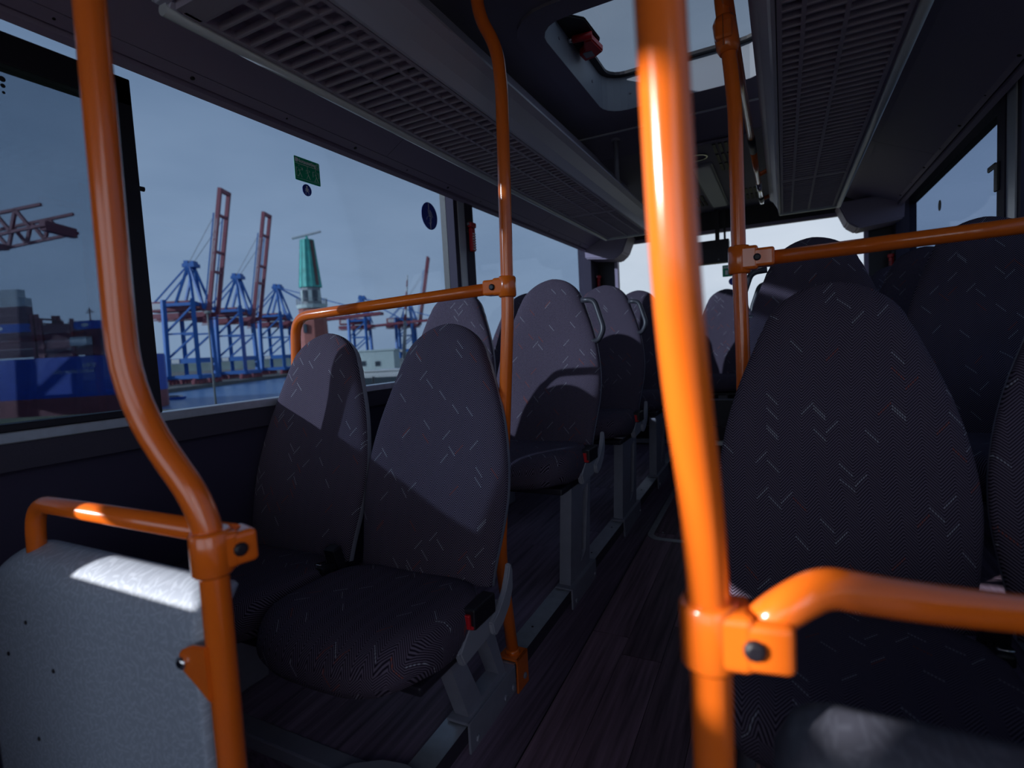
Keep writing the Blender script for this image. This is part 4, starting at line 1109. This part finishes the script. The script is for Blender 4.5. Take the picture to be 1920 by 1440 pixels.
# container ship at the far left
D = 164.0
sh = hthing('container_ship', latpx(100, D), D, -14, 'large blue container ship with red underside seen through the tinted sash', 'ship')
def SL(px): return (px - 100) * D / FPX
hull = [(SL(-260), 0, ), (SL(212), 0)]
zd = zpx(100, 671, D); zw = zpx(100, 747, D)
def hullmesh(z0, z1, m, nm):
    V = []; F = []
    for x, w in ((SL(-260), 0), (SL(150), 0), (SL(196), 1.5), (SL(222), 9)):
        for z in (z0, z1):
            V += [(x, w, z + 14), (x, 32 - w, z + 14)]
    n = 4
    for i in range(3):
        a = i * n; b = a + n
        F += [(a, b, b + 2, a + 2), (a + 1, a + 3, b + 3, b + 1), (a, a + 1, b + 1, b), (a + 2, b + 2, b + 3, a + 3)]
    F += [(0, 2, 3, 1), (12, 13, 15, 14)]
    me = me_from(V, F); bm = bmesh.new(); bm.from_mesh(me); bmesh.ops.recalc_face_normals(bm, faces=bm.faces); bm.to_mesh(me); bm.free()
    return link(nm, me, m, sh, local=True)
hullmesh(-13.9, zw, HULLRED, 'underwater_hull'); hullmesh(zw, zd, HULL, 'hull')
def hull_text(s, size, px, py, bold=0.0):
    me = text_me(s, size, .02, bold); M = Matrix(((1, 0, 0, SL(px)), (0, 0, -1, -.05 if px < 150 else .3), (0, 1, 0, zpx(px, py, D) + 14), (0, 0, 0, 1))); me.transform(M)
    link('ship_name', me, BEIGE, sh, local=True)
hull_text('CSCL PACIFIC OCEAN', 1.25, 142, 697); hull_text('\u4e2d\u6d77\u592a\u5e73\u6d0b', 1.6, 160, 686)
for px_, top in ((73, 590), (82, 590), (88, 600), (146, 598)):
    x = SL(px_); zt_ = zpx(px_, top, D) + 14
    bm = bmesh.new(); bm_box(bm, (x - .4, .2, zd + 14), (x + .4, 1.0, zt_)); bm_box(bm, (x - .4, 8, zd + 14), (x + .4, 8.8, zt_))
    for k in range(5):
        z = zd + 14 + (zt_ - zd - 14) * (k + .5) / 5; bm_box(bm, (x - .9, .2, z - .15), (x + .9, 8.8, z + .15))
    link('lashing_bridge', bm_done(bm), C_RED, sh, local=True)
bm = bmesh.new(); x = SL(137); z = zpx(137, 600, D) + 14
bm_box(bm, (x - 2.2, 9, zd + 14), (x + 2.2, 12, z)); bm_beams(bm, [((x, 10, z), (x, 10, z + 4.3)), ((x - 1.3, 10, z + 2.7), (x + 1.3, 10, z + 2.9)), ((x - .8, 10, z + 3.4), (x + .8, 10, z + 3.4))], .25)
link('radar_mast', bm_done(bm), C_RED, sh, local=True)

def container_mesh(l, m):
    bm = bmesh.new(); n = int(l / .55); zz = []
    bm_box(bm, (0, .12, .1), (l, 2.3, 2.5))
    for k in range(n):
        x = (k + .25) * l / n; bm_box(bm, (x, .03, .15), (x + l / n * .5, .14, 2.45))
    for x in (0, l - .2):
        bm_box(bm, (x, 0, 0), (x + .2, .2, 2.55)); bm_box(bm, (x, 2.22, 0), (x + .2, 2.42, 2.55))
    bm_box(bm, (0, 0, 2.40), (l, .16, 2.55)); bm_box(bm, (0, 0, 0), (l, .16, .16))
    me = bm_done(bm, 'shipping_container'); me.materials.append(m); return me
ORD = ['top', 'second', 'third', 'fourth', 'fifth', 'sixth', 'seventh', 'eighth']
CN = {id(BROWN): 'brown', id(MAROON): 'maroon', id(BEIGE): 'beige', id(CBLUE): 'blue', id(CORANGE): 'orange'}
def cstack(px0, px1, tops, mats, where, dd=.5):
    for k, (py, m) in enumerate(zip(tops, mats)):
        a = px0[k] if isinstance(px0, list) else px0; b = px1[k] if isinstance(px1, list) else px1
        l = (b - a) * D / FPX
        zb = zpx((a + b) / 2, py, D) - 2.6
        o = link('shipping_container', container_mesh(l, m), m)
        o.location = H(latpx(a, D), D + dd, zb); o.rotation_euler = (0, 0, YAW)
        tag(o, '%s container, %s tier of the %s' % (CN[id(m)], ORD[k], where), 'container', 'containers stacked on the ship')
        WORLD[o] = Matrix.Translation(o.location) @ Matrix.Rotation(YAW, 4, 'Z')
        if m is CBLUE:
            prism('emblem', [(l * .34 + 1.1 * math.cos(t * math.pi / 8), 1.3 + .55 * math.sin(t * math.pi / 8)) for t in range(16)], 'y', -.02, .03, OFFW, o, local=True)
T = 15.9
cstack([-20] * 8, [53, 64, 64, 66, 70, 70, 70, 70], [545 + T * k for k in range(8)], [BEIGE, BEIGE, MAROON, MAROON, CBLUE, MAROON, BROWN, MAROON], 'left stack on the ship')
cstack(92, 141, [608 + T * k for k in range(4)], [BROWN, MAROON, BROWN, MAROON], 'low middle stack on the ship')
cstack(149, 212, [601 + T * k for k in range(4)], [CBLUE, MAROON, MAROON, BROWN], 'right stack on the ship')
o = link('shipping_container', container_mesh(4.9, BEIGE), BEIGE); o.location = H(latpx(153, D), D - 1.9 + 1.85 - 2.3, zpx(165, 632, D) - 2.6); o.rotation_euler = (0, 0, YAW)
tag(o, 'short beige container end in front of the right stack on the ship', 'container', 'containers stacked on the ship')
for px_, m, w in ((274, CORANGE, 'orange container stacked on the quay beside the nearest crane'), (291, BEIGE, 'pale container standing on the quay by the nearest crane leg')):
    l = 5.0 if m is CORANGE else 6.5
    o = link('shipping_container', container_mesh(l, m), m); o.location = H(latpx(px_, 300), 300, -12); o.rotation_euler = (0, 0, YAW); tag(o, w, 'container')

# brick tower with green copper roof and radar
DT = 150.0; lt = latpx(597, DT)
tw = hthing('lighthouse_tower', lt, DT, -6, 'brick harbour tower with green copper roof and rotating radar bar', 'tower')
def TZ(py): return zpx(594, py, DT) + 6
def frustum(nm, r0, r1, z0, z1, seg, m, par=None, rot=0.0):
    bm = bmesh.new(); a = [bm.verts.new((r0 * math.cos(2 * math.pi * k / seg + rot), r0 * math.sin(2 * math.pi * k / seg + rot), z0)) for k in range(seg)]
    b = [bm.verts.new((r1 * math.cos(2 * math.pi * k / seg + rot), r1 * math.sin(2 * math.pi * k / seg + rot), z1)) for k in range(seg)]
    for k in range(seg): bm.faces.new((a[k], a[(k + 1) % seg], b[(k + 1) % seg], b[k]))
    bm.faces.new(a[::-1]); bm.faces.new(b); return link(nm, bm_done(bm), m, par or tw, local=True)
frustum('brick_shaft', 4.1, 3.55, 0, TZ(580), 8, BRICK, rot=.39)
frustum('cornice', 3.9, 4.1, TZ(580), TZ(573), 16, PALE)
frustum('lantern_room', 2.75, 2.5, TZ(573), TZ(541), 12, C_GREY)
for k in range(6):
    a = -math.pi / 2 + (k - 2.5) * .5
    M = Matrix.Rotation(a, 4, 'Z'); bm = bmesh.new(); bm_box(bm, (2.45, -.45, TZ(567)), (2.78, .45, TZ(547)), 0, M); link('lantern_window', bm_done(bm), PALE if k % 2 else PANE, tw, local=True)
frustum('copper_roof', 3.0, 1.75, TZ(541), TZ(454), 12, COPPER)
rib = bmesh.new(); bm_beams(rib, [((3.02, 0, TZ(541)), (1.77, 0, TZ(454)))], .16); rib = bm_done(rib); rib.materials.append(COPPER)
for k in range(12):
    o = link('roof_rib', rib, COPPER, tw, local=True); o.rotation_euler = (0, 0, 2 * math.pi * k / 12)
M = Matrix.Rotation(-.55, 4, 'Z'); bm = bmesh.new(); bm_beams(bm, [((2.95, 0, TZ(538)), (1.80, 0, TZ(456)))], .9, .3); me = bm_done(bm); me.transform(M); link('rust_streak', me, RUST, tw, local=True)
bm = bmesh.new()
for zz in (TZ(563), TZ(569)):
    bm_tube(bm, [(4.0 * math.cos(t * math.pi / 12), 4.0 * math.sin(t * math.pi / 12), zz) for t in range(25)], .06, 6)
for t in range(24):
    bm_beams(bm, [((4.0 * math.cos(t * math.pi / 12), 4.0 * math.sin(t * math.pi / 12), TZ(573)), (4.0 * math.cos(t * math.pi / 12), 4.0 * math.sin(t * math.pi / 12), TZ(562)))], .09)
link('balcony_rail', bm_done(bm), C_GREY, tw, local=True)
bm = bmesh.new(); bm_tube(bm, [(0, 0, TZ(454)), (0, 0, TZ(447))], [.5, .25], 10); link('radar_pedestal', bm_done(bm), COPPER, tw, local=True)
bm = bmesh.new(); Mr = Matrix.Translation((0, 0, TZ(445))) @ Matrix.Rotation(.22, 4, 'Z') @ Matrix.Rotation(-.24, 4, 'Y'); bm_box(bm, (-4.0, -.3, -.28), (4.0, .3, .28), .12, Mr); link('radar_bar', bm_done(bm), OFFW, tw, local=True)
bm = bmesh.new(); bm_prism(bm, [(-1.0 + .45 * math.cos(t * math.pi / 6), TZ(617) + .8 + .45 * math.sin(t * math.pi / 6)) for t in range(7)] + [(-1.45, TZ(625)), (-.55, TZ(625))], 'y', -3.95, -3.4); link('arched_window', bm_done(bm), PANE, tw, local=True)

# white office block
DB = 100.0
ob = hthing('office_block', latpx(680, DB), DB, -6, 'low pale green office block with two small windows', 'building')
zt_ = zpx(700, 659, DB) + 6
box('wall', (-6, 0, 0), ((742 - 680) * DB / FPX, 5, zt_), PALE, ob, local=True)
box('roof', (-6.2, -.2, zt_), ((743 - 680) * DB / FPX + .15, 5.2, zt_ + .28), PALE, ob, local=True)
for px_ in (684, 711):
    x = (px_ - 680) * DB / FPX; z = zpx(px_, 682, DB) + 6
    wf = box('window', (x - .5, -.06, z - .5), (x + .5, .02, z + .5), C_GREY, ob, local=True); box('pane', (x - .4, -.09, z - .4), (x + .4, -.05, z + .4), PANE, wf, local=True)

# parked white car below the window
DC = 9.5
cr = hthing('parked_car', latpx(720, DC), DC, -1.9, 'white parked car, only its roof and side windows visible above the sill', 'car')
def CP(px): return (px - 720) * DC / FPX
zr = zpx(710, 697, DC) + 1.9
prof = [(CP(400), .35), (CP(400), .75), (CP(420), .92), (CP(508), zr - .52), (CP(560), zr - .20), (CP(610), zr - .04), (CP(680), zr), (CP(800), zr - .01), (CP(880), zr - .08), (CP(905), zr - .5), (CP(915), .9), (CP(915), .35)]
prism('body', prof, 'y', 0, 1.75, CARW, cr, .05, local=True)
for a, b in ((575, 698), (703, 800), (806, 872)):
    prism('side_window', [(CP(a - (35 if a == 575 else 0)), zr - .48), (CP(b), zr - .48), (CP(b), zr - .10), (CP(a + (25 if a == 575 else 0)), zr - .10)], 'y', -.012, .02, PANE, cr, local=True)
box('roof_rail', (CP(680), .02, zr + .0), (CP(790), .07, zr + .03), OFFW, cr, .01, local=True)
box('door_line', (CP(699.5), -.015, .5), (CP(701.5), .01, zr - .08), BLACK, cr, local=True)
for a in (470, 830):
    disc('wheel', (CP(a), -.02, .32), (0, 1, 0), .32, .22, BLACK, cr, 24, local=True)

# boat, lamp posts, mast
bt_ = hthing('harbour_boat', latpx(322, 216), 216, -14, 'small white launch with dark hull on the water', 'boat')
prism('hull', [(-4.2, .1), (3.6, .1), (4.4, 1.0), (-4.2, .9)], 'y', 0, 2.6, CBLUE, bt_, local=True)
prism('cabin', [(-3.4, .9), (3.2, .9), (2.6, 1.75), (-2.2, 1.9), (-3.2, 1.7)], 'y', .3, 2.3, OFFW, bt_, .1, local=True)
boxes('cabin_window', [((-2.4 + k * 1.2, .26, 1.2), (-1.6 + k * 1.2, .31, 1.55)) for k in range(4)], PANE, bt_, local=True)
for px_, d_, top, nm in ((452, 25, 585, 'thin grey lamp post at the bank in front of the cranes'), ):
    lp_ = hthing('lamp_post', latpx(px_ - 1, d_), d_ - 2.2, -1.9, nm, 'lamp post')
    tube('pole', [(0, 0, 0), (0, 0, 4.0)], [.045, .03], C_GREY, lp_, seg=10, local=True)
    prism('lamp_head', rrect(-.10, .10, 3.98, 4.10, .04), 'y', -.1, .1, C_GREY, lp_, .02, local=True)
ms = hthing('signal_mast', latpx(776, 480), 480, -12, 'slender red and white banded mast behind the far cranes', 'mast')
for k in range(8):
    tube('red_band' if k % 2 == 0 else 'white_band', [(k * .6 - 4, 0, 40 + k * 5.0), (k * .6 - 3.4, 0, 45 + k * 5.0)], [1.4 - k * .12, 1.3 - k * .12], C_RED if k % 2 == 0 else OFFW, ms, seg=8, local=True)
tube('lower_mast', [(-8, 0, 0), (-4, 0, 40)], [1.8, 1.4], C_GREY, ms, seg=8, local=True)

# ------------------------------------------------------------------ move the whole place so the aisle floor lies near z = 0
for o in bpy.data.objects:
    if o.parent is None and o.type != 'CAMERA' and o.type != 'LIGHT':
        o.location = Vector(o.location) + SHIFT
